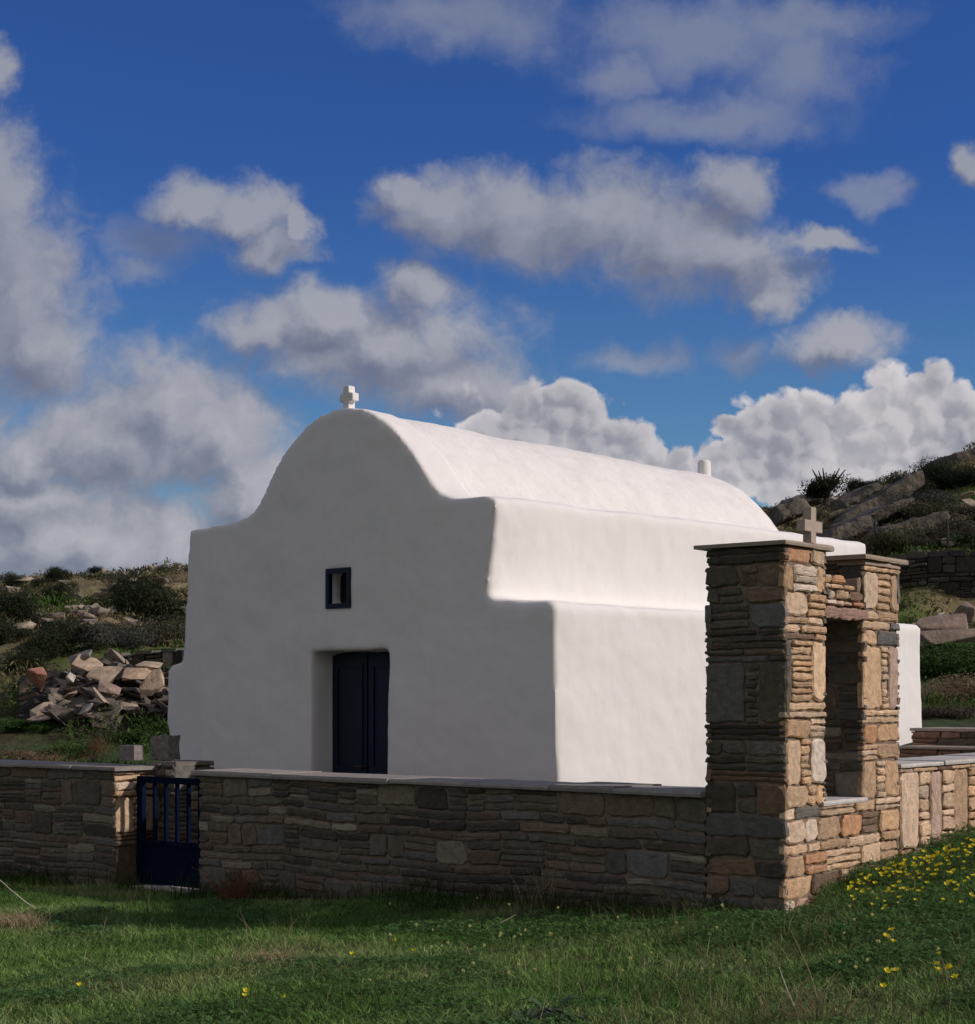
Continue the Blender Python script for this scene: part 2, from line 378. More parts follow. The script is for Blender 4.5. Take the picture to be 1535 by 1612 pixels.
# ------------------------------------------------------------------ chapel
Y0 = 14.07; P0 = Vector((.0391*Y0, Y0, 0)); FA = Vector((-.729, .685, 0)); DA = Vector((.685, .729, 0))
def fp(px, py):
    xt = (px-CX)/F; s = (.0391-xt)*Y0/(.729+.685*xt)
    return s, (HY-py)*(Y0+.685*s)/F
def cw(s, t, z): return P0 + FA*s + DA*t + Vector((0, 0, z))
right = [(880,1300),(877,1200),(874,1100),(871,1000),(871,953),(866,948),(850,948),(820,947),(790,945),(771,942),(766,936),(769,900),(775,860),(779,820),(780,790),(776,781),(760,779),(735,781),(712,783)]
arch = [(695,777),(680,762),(665,737),(650,713),(630,688),(610,667),(590,652),(570,643),(548,640),(525,644),(505,652),(485,667),(465,688),(447,712),(432,738),(420,765),(410,788),(397,806)]
left = [(380,816),(350,824),(320,830),(302,833),(296,839),(295,870),(292,930),(288,990),(285,1038),(279,1042),(266,1045),(262,1052),(261,1100),(263,1160),(268,1210)]
def prism(pts, t0, t1):
    n = len(pts); vs = [cw(s, t0, z) for s, z in pts]+[cw(s, t1, z) for s, z in pts]
    fs = [tuple(range(n)), tuple(range(n, 2*n))[::-1]] + [(i, i+n, (i+1) % n+n, (i+1) % n) for i in range(n)]
    return vs, fs
def bm_obj(parts, name='tmp'):
    bm = bmesh.new()
    for vs, fs in parts:
        b = [bm.verts.new(v) for v in vs]
        for f in fs: bm.faces.new([b[i] for i in f])
    bmesh.ops.recalc_face_normals(bm, faces=bm.faces)
    me = bpy.data.meshes.new(name); bm.to_mesh(me); bm.free()
    o = bpy.data.objects.new(name, me); COL.objects.link(o); return o
def bake(o):
    dg = bpy.context.evaluated_depsgraph_get(); dg.update()
    me = bpy.data.meshes.new_from_object(o.evaluated_get(dg)); o.modifiers.clear(); o.data = me; return o
def plaster(o, voxel, mt, name, parent, cutters=(), disp=.02):
    m = o.modifiers.new('r', 'REMESH'); m.mode = 'VOXEL'; m.voxel_size = voxel; bake(o)
    for c in cutters:
        m = o.modifiers.new('b', 'BOOLEAN'); m.operation = 'DIFFERENCE'; m.object = c; m.solver = 'EXACT'
    if cutters:
        bake(o)
        m = o.modifiers.new('r', 'REMESH'); m.mode = 'VOXEL'; m.voxel_size = voxel
    m = o.modifiers.new('s', 'SMOOTH'); m.iterations = 2; m.factor = .5
    t = bpy.data.textures.new('clouds', 'CLOUDS'); t.noise_scale = 1.3; t.noise_depth = 1
    m = o.modifiers.new('d0', 'DISPLACE'); m.texture = t; m.strength = disp*1.5; m.mid_level = .5; m.texture_coords = 'GLOBAL'
    t = bpy.data.textures.new('clouds', 'CLOUDS'); t.noise_scale = .45; t.noise_depth = 2
    m = o.modifiers.new('d', 'DISPLACE'); m.texture = t; m.strength = disp; m.mid_level = .5; m.texture_coords = 'GLOBAL'
    t = bpy.data.textures.new('clouds', 'CLOUDS'); t.noise_scale = .14; t.noise_depth = 2
    m = o.modifiers.new('d2', 'DISPLACE'); m.texture = t; m.strength = disp*.22; m.mid_level = .5; m.texture_coords = 'GLOBAL'
    bake(o); o.data.polygons.foreach_set('use_smooth', [True]*len(o.data.polygons))
    o.data.materials.clear(); o.data.materials.append(mt)
    loc = parent.location
    o.data.transform(Matrix.Translation(-loc)); o.parent = parent; o.name = name; o.data.name = name
    for c in cutters: bpy.data.objects.remove(c)
    return o
base = Vector((P0.x, P0.y, -1.45))
chapel = empty('chapel', base, 'small whitewashed barrel-vaulted chapel with stepped shoulders behind the low stone wall', 'chapel')
R_ = [fp(*p) for p in right]; A_ = [fp(*p) for p in arch]; L_ = [fp(*p) for p in left]
bot = [(L_[-1][0], -1.75)]; bot2 = [(R_[0][0], -1.75)]
facade = prism(R_+A_+L_+bot+bot2, 0, .42)
body = prism(R_+L_+bot+bot2, .05, 5.88)
sd0, _ = fp(610, 1100); sd1, _ = fp(490, 1100)
def boxc(s0, s1, t0, t1, z0, z1):
    return bm_obj([([cw(s, t, z) for t in (t0, t1) for z in (z0, z1) for s in (s0, s1)], [(0,1,3,2),(4,6,7,5),(0,4,5,1),(2,3,7,6),(0,2,6,4),(1,5,7,3)])])
sw0, _ = fp(553, 925); sw1, _ = fp(515, 925)
cut = [boxc(sd0, sd1, -.3, .30, -1.9, .435), boxc(sw0+.03, sw1-.03, -.3, .26, .85, 1.155)]
walls = plaster(bm_obj([facade, body]), .032, M_plaster, 'walls', chapel, cut, .028)
cs = sum(s for s, z in A_)/len(A_)
va = [fp(712, 783)]+A_+[fp(380, 816)]
va = [(cs+(s-cs)*.985, 1.3+(z-1.3)*.988) for s, z in va]+[(va[-1][0]-.05, 1.2), (va[0][0]+.05, 1.2)]
# the vault rounds down at its far end
def vault():
    rings = [(0.36, 1.0)] + [(t, 1.0) for t in np.linspace(.8, 5.2, 9)] + [(5.4, .985), (5.52, .95), (5.6, .88), (5.63, .78)]
    n = len(va); vs = []; fs = []
    for t, k in rings: vs += [cw(cs+(s-cs)*k, t, 1.2+(z-1.2)*k*(1-.085*(t-.36)/5.3)) for s, z in va]
    for r in range(len(rings)-1):
        for i in range(n): fs.append((r*n+i, (r+1)*n+i, (r+1)*n+(i+1) % n, r*n+(i+1) % n))
    fs.append(tuple(range(n))); fs.append(tuple((len(rings)-1)*n+i for i in range(n))[::-1])
    return vs, fs
roof = plaster(bm_obj([vault()]), .035, M_roof, 'roof', chapel, (), .034)

def rounded(o, w, seg=3, smooth=True):
    m = o.modifiers.new('bevel', 'BEVEL'); m.width = w; m.segments = seg; m.limit_method = 'ANGLE'
    bake(o)
    if smooth: o.data.polygons.foreach_set('use_smooth', [True]*len(o.data.polygons))
# small rounded cross on the gable
def cross_part(name, parent, c, U, T, zup, w, arm, th, h, armz, mt, bev, voxel=None):
    U = Vector(U); T = Vector(T); z = Vector((0, 0, 1))
    def bx(cc, a, b, h_):
        return ([cc+U*(sx*a/2)+T*(sy*b/2)+z*(sz*h_) for sz in (0, 1) for sy in (-1, 1) for sx in (-1, 1)], [(0,2,3,1),(4,5,7,6),(0,1,5,4),(2,6,7,3),(0,4,6,2),(1,3,7,5)])
    o = bm_obj([bx(c, w, th, h), bx(c+z*armz, arm, th*.98, w)])
    if voxel:
        m = o.modifiers.new('r', 'REMESH'); m.mode = 'VOXEL'; m.voxel_size = voxel
        m = o.modifiers.new('s', 'SMOOTH'); m.iterations = 6; m.factor = .5; bake(o)
        o.data.polygons.foreach_set('use_smooth', [True]*len(o.data.polygons))
    else:
        bpy.data.objects.remove(o); hw = w/2; ha = arm/2
        pl = [(-hw, 0), (hw, 0), (hw, armz), (ha, armz), (ha, armz+w), (hw, armz+w), (hw, h), (-hw, h), (-hw, armz+w), (-ha, armz+w), (-ha, armz), (-hw, armz)]
        n = len(pl); vs = [c+U*a+z*b+T*(-th/2) for a, b in pl]+[c+U*a+z*b+T*(th/2) for a, b in pl]
        o = bm_obj([(vs, [tuple(range(n)), tuple(range(n, 2*n))[::-1]]+[(i, i+n, (i+1) % n+n, (i+1) % n) for i in range(n)])])
        rounded(o, bev, 2, False)
    o.data.materials.clear(); o.data.materials.append(mt)
    o.data.transform(Matrix.Translation(-parent.location)); o.parent = parent; o.name = name; o.data.name = name
    return o
s_, z_ = fp(542, 645)
cross_part('cross', chapel, cw(s_+.035, .09, z_-.04), FA, DA, 1, .078, .18, .085, .27, .125, M_plaster, .02, voxel=.010)
# stub at the far end of the ridge
mb = MB(); c0 = cw(2.52, 5.46, 2.22)
mb.tube([c0, c0+Vector((0,0,.25)), c0+Vector((0,0,.45)), c0+Vector((0,0,.475)), c0+Vector((0,0,.485))], [.085,.078,.072,.06,.02], 20)
mb.build('roof_finial', M_plaster, chapel, base, True)
# door: two boarded leaves with panels
mb = MB()
dm = (sd0+sd1)/2
o_ = cw(sd0-.01, .262, -1.6); 
mb.box(cw(sd0-.04, .255, -1.6), FA*(sd1-sd0+.08), DA*.04, Vector((0, 0, 2.06)))
door = mb.build('door', M_blue, chapel, base)
for s0, s1 in ((sd0+.03, dm-.012), (dm+.012, sd1-.03)):
    mb = MB()
    mb.box(cw(s0, .235, -1.55), FA*(s1-s0), DA*.02, Vector((0, 0, 1.95)))
    lf = mb.build('door_leaf', M_blue, door, base)
    for z0, z1 in ((-1.4, -.75), (-.65, .32)):
        mb = MB(); w = (s1-s0); t = .05
        for a, b, c, d in ((s0+t, s1-t, z0, z0+.03), (s0+t, s1-t, z1-.03, z1), (s0+t, s0+t+.03, z0+.031, z1-.031), (s1-t-.03, s1-t, z0+.031, z1-.031)):
            mb.box(cw(a, .222, c), FA*(b-a), DA*.0125, Vector((0, 0, d-c)))
        mb.build('panel_moulding', M_blue, lf, base)
mb = MB(); hp = cw(dm+.05, .2, -.62)
mb.tube([hp+DA*.035, hp, hp+FA*.08], [.009, .009, .008], 8); mb.build('handle', M_bark, door, base)
# window
mb = MB(); z0, z1, t = .82, 1.185, .045
for a, b, c, d in ((sw0, sw1, z0, z0+t), (sw0, sw1, z1-t, z1), (sw0, sw0+t, z0+t+.001, z1-t-.001), (sw1-t, sw1, z0+t+.001, z1-t-.001)):
    mb.box(cw(a, -.022, c), FA*(b-a), DA*.045, Vector((0, 0, d-c)))
win = mb.build('window_frame', M_blue, chapel, base)
mb = MB(); mb.box(cw(sw0+.02, .135, z0+.02), FA*(sw1-sw0-.04), DA*.02, Vector((0, 0, z1-z0-.04))); mb.build('window_pane', M_glass, win, base)

# ------------------------------------------------------------------ masonry
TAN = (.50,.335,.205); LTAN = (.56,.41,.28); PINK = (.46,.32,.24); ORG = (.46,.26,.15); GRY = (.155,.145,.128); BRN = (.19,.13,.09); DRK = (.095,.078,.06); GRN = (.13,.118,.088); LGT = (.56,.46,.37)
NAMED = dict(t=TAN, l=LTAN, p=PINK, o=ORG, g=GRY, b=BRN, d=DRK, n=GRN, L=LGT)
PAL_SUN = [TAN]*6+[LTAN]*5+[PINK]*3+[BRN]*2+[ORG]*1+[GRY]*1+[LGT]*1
PAL_SHADED = [DRK]*4+[GRN]*5+[(.17,.125,.09)]*5+[GRY]*3+[(.14,.115,.085)]*4+[(.24,.20,.15)]*3+[(.30,.26,.20)]*1  # stone darkened against the sunlit palette, shade put into its colour
PAL_RUBBLE = [GRY]*3+[GRN]*2+[BRN]*2+[TAN]
def layout(w, h, r, big=1.0, tallp=.45):
    out = []; v = 0.0
    while v < h-.015:
        if r.random() > tallp or h-v < .12:
            th = min(r.uniform(.026, .062)*(1+.3*big), h-v)
            if h-v-th < .02: th = h-v
            u = -r.uniform(0, .1)
            while u < w:
                l = r.uniform(.11, .36)*big; u1 = u+l
                if w-u1 < .06: u1 = w
                out.append((max(u, 0), min(u1, w), v, v+th*r.uniform(.93, 1), None)); u = u1
            v += th
        else:
            th = r.uniform(.13, .27)*(.6+.4*big); th = min(th, h-v)
            if h-v-th < .02: th = h-v
            u = 0.0
            while u < w:
                if r.random() < .5:
                    l = r.uniform(.10, .30)*big; u1 = u+l
                    if w-u1 < .07: u1 = w
                    k = r.choice([1, 1, 2]) if th > .17 else 1
                    cut = r.uniform(.35, .65)
                    if k == 1: out.append((u, min(u1, w), v, v+th, None))
                    else: out.append((u, min(u1, w), v, v+th*cut, None)); out.append((u, min(u1, w), v+th*cut, v+th, None))
                else:
                    l = r.uniform(.10, .26)*big; u1 = u+l
                    if w-u1 < .07: u1 = w
                    n = max(2, int(th/r.uniform(.032, .055))); ys = [0]
                    for i in range(n): ys.append(ys[-1]+r.uniform(.7, 1.3))
                    for i in range(n): out.append((u, min(u1, w), v+th*ys[i]/ys[-1], v+th*ys[i+1]/ys[-1], None))
                u = u1
            v += th
    return out
def spec(w, h, bands, r):
    """bands from the top down: (height, 'kind-width-colour[-count] ...')"""
    tot = sum(b[0] for b in bands); v = h; out = []
    for bh, s in bands:
        th = bh*h/tot; items = s.split(); ws = [float(i.split('-')[1]) for i in items]; k = w/sum(ws); u = 0
        for it, wi in zip(items, ws):
            p = it.split('-'); u1 = u+wi*k
            if p[0] == 'S': out.append((u, u1, v-th, v, NAMED[p[2]]))
            else:
                n = int(p[3]); ys = [0]
                for i in range(n): ys.append(ys[-1]+r.uniform(.75, 1.25))
                for i in range(n):
                    e = r.uniform(-.012, .012)
                    out.append((u+e if u > 0 else u, u1+e if u1 < w-.01 else u1, v-th*ys[i+1]/ys[-1], v-th*ys[i]/ys[-1], NAMED[p[2]]))
            u = u1
        v -= th
    return out
def stone(mb, O, U, N, u0, u1, v0, v1, col, r, prot=.022, warp=None, over=0.0):
    w = u1-u0; h = v1-v0; m = min(w, h)
    if m < .008: return
    g = min(.005, m*.1)
    cc_ = [min(m*r.uniform(.03, .34), .032) for _ in range(4)]
    P = []
    def seg(ax, ay, bx, by):
        L_ = math.hypot(bx-ax, by-ay); n = max(1, int(L_/.045))
        for i in range(n): P.append((ax+(bx-ax)*i/n, ay+(by-ay)*i/n))
    a_, b_, c_, d_ = cc_; e_ = lambda: r.uniform(0, min(.012, m*.10))
    f0, f1, f2, f3 = e_(), e_(), e_(), e_()
    q = [(u0+g+a_, v0+g+f0), (u1-g-b_*1.4, v0+g), (u1-g, v0+g+b_), (u1-g-f1, v1-g-c_), (u1-g-c_, v1-g-f2), (u0+g+d_*1.3, v1-g), (u0+g+f3, v1-g-d_), (u0+g, v0+g+a_)]
    for i in range(8): seg(*q[i], *q[(i+1) % 8])
    cu, cv = (u0+u1)/2, (v0+v1)/2
    # taper / tilt of the outline
    tp = r.uniform(-.13, .13) if h > .09 else r.uniform(-.03, .03); sh = r.uniform(-.16, .16)*min(h, .1)
    j = min(.007, m*.10)
    P = [(cu+(u-cu)*(1-g*0+tp*(v-cv)/h*2*(1 if w > 0 else 0)*.5)+r.uniform(-j, j), v+r.uniform(-j, j)+sh*(u-cu)/w*.5) for u, v in P]
    prot = prot*r.uniform(.45, 1.5); bev = min(.012, m*.22)
    tu, tv = r.uniform(-.35, .35)*.02/max(w, .05), r.uniform(-.5, .5)*.02/max(h, .04)
    z = Vector((0, 0, 1))
    def W(u, v, n):
        vv = v+(warp(u) if warp else 0)
        return O+U*u+z*vv+N*n
    n = len(P); vs = []; fs = []
    for u, v in P: vs.append(W(u, v, -.03))
    for u, v in P: vs.append(W(u, v, prot-.008+r.uniform(-.003, .003)))
    for rad, lift in ((bev, 0), (bev+m*.18, .0)):
        for u, v in P:
            du, dv = cu-u, cv-v
            k1 = max(-1, min(1, du/(w/2))); k2 = max(-1, min(1, dv/(h/2)))
            uu = u+k1*rad; vv = v+k2*rad
            vs.append(W(uu, vv, prot+tu*(uu-cu)+tv*(vv-cv)+r.uniform(-.0025, .0025)))
    vs.append(W(cu, cv, prot+.002))
    for k in range(3):
        for i in range(n): fs.append((k*n+i, k*n+(i+1) % n, (k+1)*n+(i+1) % n, (k+1)*n+i))
    for i in range(n): fs.append((3*n+i, 3*n+(i+1) % n, 4*n))
    if U.cross(z).dot(N) < 0: fs = [f[::-1] for f in fs]
    mb.add(vs, fs, col)
def face(mb, O, U, N, w, h, r, pal, lay=None, big=1.0, tallp=.45, prot=.014, clip=None, warp=None, over=.02):
    O = Vector(O); U = Vector(U).normalized(); N = Vector(N).normalized()
    for u0, u1, v0, v1, col in (lay or layout(w, h, r, big, tallp)):
        if clip and (v0+v1)/2 > clip((u0+u1)/2): continue
        if u0 < .004: u0 -= r.uniform(.2, 1.3)*over
        if u1 > w-.004: u1 += r.uniform(.2, 1.3)*over
        c = col or r.choice(pal); k = r.uniform(.78, 1.22); d = r.uniform(-.06, .06)
        c = (c[0]*k*(1+d*.6), c[1]*k, c[2]*k*(1-d))
        stone(mb, O, U, N, u0, u1, v0, v1, c, r, prot, warp)
def slab_row(mb, O, U, B, total, depth, th, r, cols, lens=(.35, .8), dz=.008, gap=.004):
    """coping slabs laid along U, depth along B"""
    O = Vector(O); U = Vector(U); B = Vector(B); u = 0
    while u < total-.01:
        l = min(r.uniform(*lens), total-u)
        if total-u-l < .15: l = total-u
        z0 = r.uniform(0, dz); t = th*r.uniform(.8, 1.15); f0 = r.uniform(-.018, .018); f1 = r.uniform(-.018, .018)
        col = r.choice(cols); k = r.uniform(.85, 1.12); col = tuple(x*k for x in col)
        n = max(2, int(l/.09)); vs = []; fs = []
        front = [r.uniform(-.007, .007)+f0 for _ in range(n+1)]; back = [r.uniform(-.007, .007)+f1 for _ in range(n+1)]
        for i in range(n+1):
            uu = u+gap/2+(l-gap)*i/n
            for (b, zz) in ((front[i], 0), (front[i]-.003, t*.5), (front[i]+.004, t), (depth+back[i], t), (depth+back[i], 0)):
                vs.append(O+U*uu+B*b+Vector((0, 0, z0+zz+r.uniform(-.0012, .0012))))
        for i in range(n):
            for k2 in range(5): fs.append((i*5+k2, i*5+(k2+1) % 5, (i+1)*5+(k2+1) % 5, (i+1)*5+k2))
        fs.append((4,3,2,1,0)); fs.append(tuple(n*5+i for i in range(5)))
        if U.cross(B).z < 0: fs = [f[::-1] for f in fs]
        mb.add(vs, [f[::-1] for f in fs], col); u += l
Ce = Vector((1.785, 10.5, 0)); WA = Vector((-.76, .65, 0)); WB = Vector((.6, .8, 0))
NF = Vector((-.65, -.76, 0)); NS = Vector((.8, -.6, 0)); NB = Vector((.65, .76, 0))
WA.normalize(); NF.normalize(); NB.normalize()
Z = lambda p, z: Vector((p.x, p.y, z))
def core(name, parent, origin, boxes):
    mb = MB()
    for b in boxes: mb.box(*b)
    return mb.build(name, M_mortar, parent, origin)

# ---- bell tower like corner pier
def belfry():
    r = random.Random(21); org = Vector((Ce.x, Ce.y, -1.3))
    T = empty('stone_belfry', org, 'tall slate-built corner pier with a window opening, two capped pillars and a small stone cross', 'stone belfry')
    a = .545; zb = -1.6; zt = .925; zs = -.66; zl = .50; b0 = 0; b1 = .53; b2 = 1.10; b3 = 1.65; i = .006
    mb = MB()
    p = lambda A, B, z: Ce+WA*A+WB*B+Vector((0, 0, z))
    def bx(A0, A1, B0, B1, z0, z1): return (p(A0, B0, z0), WA*(A1-A0), WB*(B1-B0), Vector((0, 0, z1-z0)))
    core('mortar_core', T, org, [bx(i, a-i, b0+i, b1-i, zb, zt), bx(i, a-i, b2+i, b3-i, zb, zt-.02), bx(i+.003, a-i-.003, b1-i, b2+i, zb, zs-.02), bx(i+.05, a-i-.05, b1-i, b2+i, zl+.08, zl+.10), bx(i+.004, a-i-.004, b1-i, b1+.14, zl+.09, zl+.22), bx(.12, a-.12, b1-i, b2-.15, zl+.09, zl+.17)])
    # front face, its shade put into the stone colours
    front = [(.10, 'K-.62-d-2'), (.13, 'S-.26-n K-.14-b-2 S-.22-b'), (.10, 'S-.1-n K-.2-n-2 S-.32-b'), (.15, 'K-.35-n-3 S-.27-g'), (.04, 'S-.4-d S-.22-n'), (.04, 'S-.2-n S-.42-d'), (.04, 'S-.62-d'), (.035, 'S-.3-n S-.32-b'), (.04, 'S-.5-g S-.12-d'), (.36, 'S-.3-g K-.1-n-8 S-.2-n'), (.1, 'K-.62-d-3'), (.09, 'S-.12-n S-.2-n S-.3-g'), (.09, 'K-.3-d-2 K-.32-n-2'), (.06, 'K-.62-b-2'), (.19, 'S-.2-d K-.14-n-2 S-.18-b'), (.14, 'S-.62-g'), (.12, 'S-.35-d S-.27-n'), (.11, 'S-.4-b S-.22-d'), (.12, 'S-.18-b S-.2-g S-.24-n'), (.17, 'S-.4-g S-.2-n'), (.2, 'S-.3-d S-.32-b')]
    lay = [(a-u1, a-u0, v0, v1, c) for u0, u1, v0, v1, c in spec(a, zt-zb, front, r)]
    face(mb, p(0, 0, zb), WA, NF, a, zt-zb, r, PAL_SHADED, [(u0, u1, v0, v1, c) for u0, u1, v0, v1, c in lay], prot=.014, over=.022)
    # lit side, near pillar above the sill
    P1 = [(.10, 'S-.34-o S-.19-l'), (.17, 'S-.1-t K-.33-L-3 S-.10-t'), (.145, 'S-.30-l K-.23-t-3'), (.05, 'S-.3-t S-.23-l'), (.05, 'S-.2-l S-.33-t'), (.045, 'S-.4-b S-.13-t'), (.37, 'S-.08-g K-.27-t-9 S-.18-l'), (.10, 'K-.53-l-2'), (.12, 'S-.33-t K-.20-l-3'), (.28, 'S-.2-l K-.13-t-6 S-.2-L'), (.13, 'S-.3-l K-.12-t-2 S-.11-t')]
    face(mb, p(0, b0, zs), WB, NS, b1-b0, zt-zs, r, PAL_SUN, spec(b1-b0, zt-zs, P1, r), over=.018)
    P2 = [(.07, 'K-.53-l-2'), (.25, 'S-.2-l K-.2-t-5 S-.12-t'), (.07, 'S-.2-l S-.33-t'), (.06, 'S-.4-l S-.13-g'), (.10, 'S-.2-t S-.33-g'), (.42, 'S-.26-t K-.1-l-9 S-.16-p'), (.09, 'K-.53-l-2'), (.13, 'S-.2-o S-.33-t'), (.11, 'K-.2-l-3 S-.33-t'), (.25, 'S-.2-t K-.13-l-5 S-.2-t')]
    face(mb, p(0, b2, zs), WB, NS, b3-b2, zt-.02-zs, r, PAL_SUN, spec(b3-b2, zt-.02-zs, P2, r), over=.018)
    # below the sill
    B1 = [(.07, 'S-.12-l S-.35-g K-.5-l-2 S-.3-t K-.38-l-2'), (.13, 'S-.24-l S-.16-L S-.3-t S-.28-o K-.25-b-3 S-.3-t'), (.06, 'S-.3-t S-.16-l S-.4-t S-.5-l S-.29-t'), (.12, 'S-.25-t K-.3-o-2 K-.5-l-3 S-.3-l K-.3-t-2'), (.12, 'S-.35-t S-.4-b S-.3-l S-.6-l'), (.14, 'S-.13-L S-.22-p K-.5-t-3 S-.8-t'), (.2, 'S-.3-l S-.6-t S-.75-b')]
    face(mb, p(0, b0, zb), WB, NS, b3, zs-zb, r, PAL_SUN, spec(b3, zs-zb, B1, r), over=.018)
    # above the lintel: ragged slope of small stones
    W2 = b2-b1
    face(mb, p(0, b1, zl+.09), WB, NS, W2, .20, r, PAL_SUN, layout(W2, .20, r, .55, .1), clip=lambda u: .21-.33*max(0, u-.1), over=0)
    face(mb, p(a, b2, zl+.09), -WB, -NS, W2, .18, r, PAL_RUBBLE, layout(W2, .18, r, .55, .1), clip=lambda u: .0+.3*u, over=0)
    # jambs and the sides of the two pillars above the wall line
    face(mb, p(0, b2, zs), WA, NF, a, zt-.02-zs, r, PAL_SHADED, None, 1.0, .5, over=.018)
    face(mb, p(a, b1, zs), -WA, NB, a, zt-zs, r, PAL_SHADED, None, 1.0, .5, over=.018)
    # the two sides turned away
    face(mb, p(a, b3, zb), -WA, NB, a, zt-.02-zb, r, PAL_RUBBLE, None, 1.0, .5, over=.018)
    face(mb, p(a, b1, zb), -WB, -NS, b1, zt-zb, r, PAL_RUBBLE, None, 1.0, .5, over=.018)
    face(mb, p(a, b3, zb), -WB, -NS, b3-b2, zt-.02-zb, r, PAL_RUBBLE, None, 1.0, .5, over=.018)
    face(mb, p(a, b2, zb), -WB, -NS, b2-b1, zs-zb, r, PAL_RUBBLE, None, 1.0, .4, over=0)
    # quoin standing beside the second pillar, upper part
    mb.build('masonry', M_stone, T, org)
    mb = MB(); rr = random.Random(4)
    stone(mb, p(0, b2, 0)+NF*.012, WA, NF, .0, .17, .53, .80, PINK, rr, .02)
    mb.build('upright_slab', M_stone, T, org)
    mb = MB(); rr = random.Random(5)
    stone(mb, p(0, b1-.03, zl), WB, NS, 0, W2+.07, 0, .085, (.33,.215,.17), rr, .04)
    mb.box(p(0.0, b1-.02, zl+.006), WA*a, WB*(W2+.04), Vector((0, 0, .07)), BRN)
    mb.build('lintel', M_stone, T, org)
    mb = MB(); slab_row(mb, p(-.035, b1-.05, zs-.015), WB, WA, W2+.10, a+.07, .028, r, [(.5, .47, .44)], (.7, .7)); mb.build('sill', M_coping, T, org)
    cc = [(.38, .29, .21), (.33, .27, .21), (.42, .33, .26)]
    for (q0, q1, zz) in ((-.055, .62, zt), (b2-.08, b3+.08, zt-.02)):
        mb = MB(); slab_row(mb, p(-.045, q0, zz), WB, WA, q1-q0, a+.105, .030, r, cc, (.32, .45), .004); slab_row(mb, p(-.01, q0+.06, zz-.03), WB, WA, q1-q0-.12, a+.03, .028, r, cc, (.3, .5), .002)
        mb.build('cap_slab', M_coping, T, org)
    cross_part('cross', T, p(.07, .47, zt+.03), WB, WA, 1, .072, .245, .06, .24, .085, mat('cross_stone', (.40, .33, .27), .9, var=.15, nscale=12, bump=.004, bscale=40), .004)
belfry()

# ---- low enclosure walls
def low_wall(label, A0, A1, zbase, ztop, seed, big, endface=None, holes=()):
    """front wall piece between distances A0..A1 from the corner"""
    r = random.Random(seed); th = .43
    o0 = Ce+WA*A0; org = Z(o0, zbase+.2)
    T = empty('stone_wall', org, label, 'stone wall')
    L_ = A1-A0; core('mortar_core', T, org, [(Z(o0, zbase)+NB*.006+WA*.02, WA*(L_-.04), NB*(th-.026), Vector((0, 0, ztop-zbase)))])
    mb = MB(); w = lambda u: .010*math.sin(u*2.1+seed)+.008*math.sin(u*5.3)
    face(mb, Z(o0, zbase), WA, NF, L_, ztop-zbase, r, PAL_SHADED, None, big, .47, prot=.011, warp=w, over=.012)
    face(mb, Z(o0+WA*L_+NB*th, zbase), -WA, NB, L_, ztop-zbase, r, PAL_RUBBLE, None, big, .4, prot=.018, over=.012)
    if endface == 'near':
        E = [(.03, 'S-.2-l S-.23-t'), (.05, 'S-.28-l S-.15-t'), (.07, 'S-.22-L S-.21-t'), (.05, 'S-.3-t S-.13-l'), (.28, 'S-.2-l K-.08-t-5 S-.15-l'), (.1, 'K-.43-b-3'), (.3, 'S-.25-b K-.18-n-5'), (.3, 'S-.43-b')]
        face(mb, Z(o0, zbase), NB, -WA, th, ztop-zbase, r, PAL_SUN, spec(th, ztop-zbase, E, r), over=.01)
    if endface == 'far':
        face(mb, Z(o0+WA*L_, zbase), NB, WA, th, ztop-zbase, r, PAL_SHADED, None, .8, .4, over=.01)
    mb.build('masonry', M_stone, T, org)
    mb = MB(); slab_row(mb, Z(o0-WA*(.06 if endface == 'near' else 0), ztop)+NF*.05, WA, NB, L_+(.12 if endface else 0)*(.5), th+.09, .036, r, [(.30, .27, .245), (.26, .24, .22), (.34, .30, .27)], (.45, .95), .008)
    mb.build('coping', M_coping, T, org)
    return T
low_wall('long low dry-stone wall with pale slab coping between the blue gate and the tall pier', .555, 5.38, -1.75, -.615, 31, 1.5, 'far')
low_wall('low dry-stone wall left of the blue gate with two stone blocks on its coping', 6.48, 13.5, -1.9, -.612, 57, 1.6, 'near')
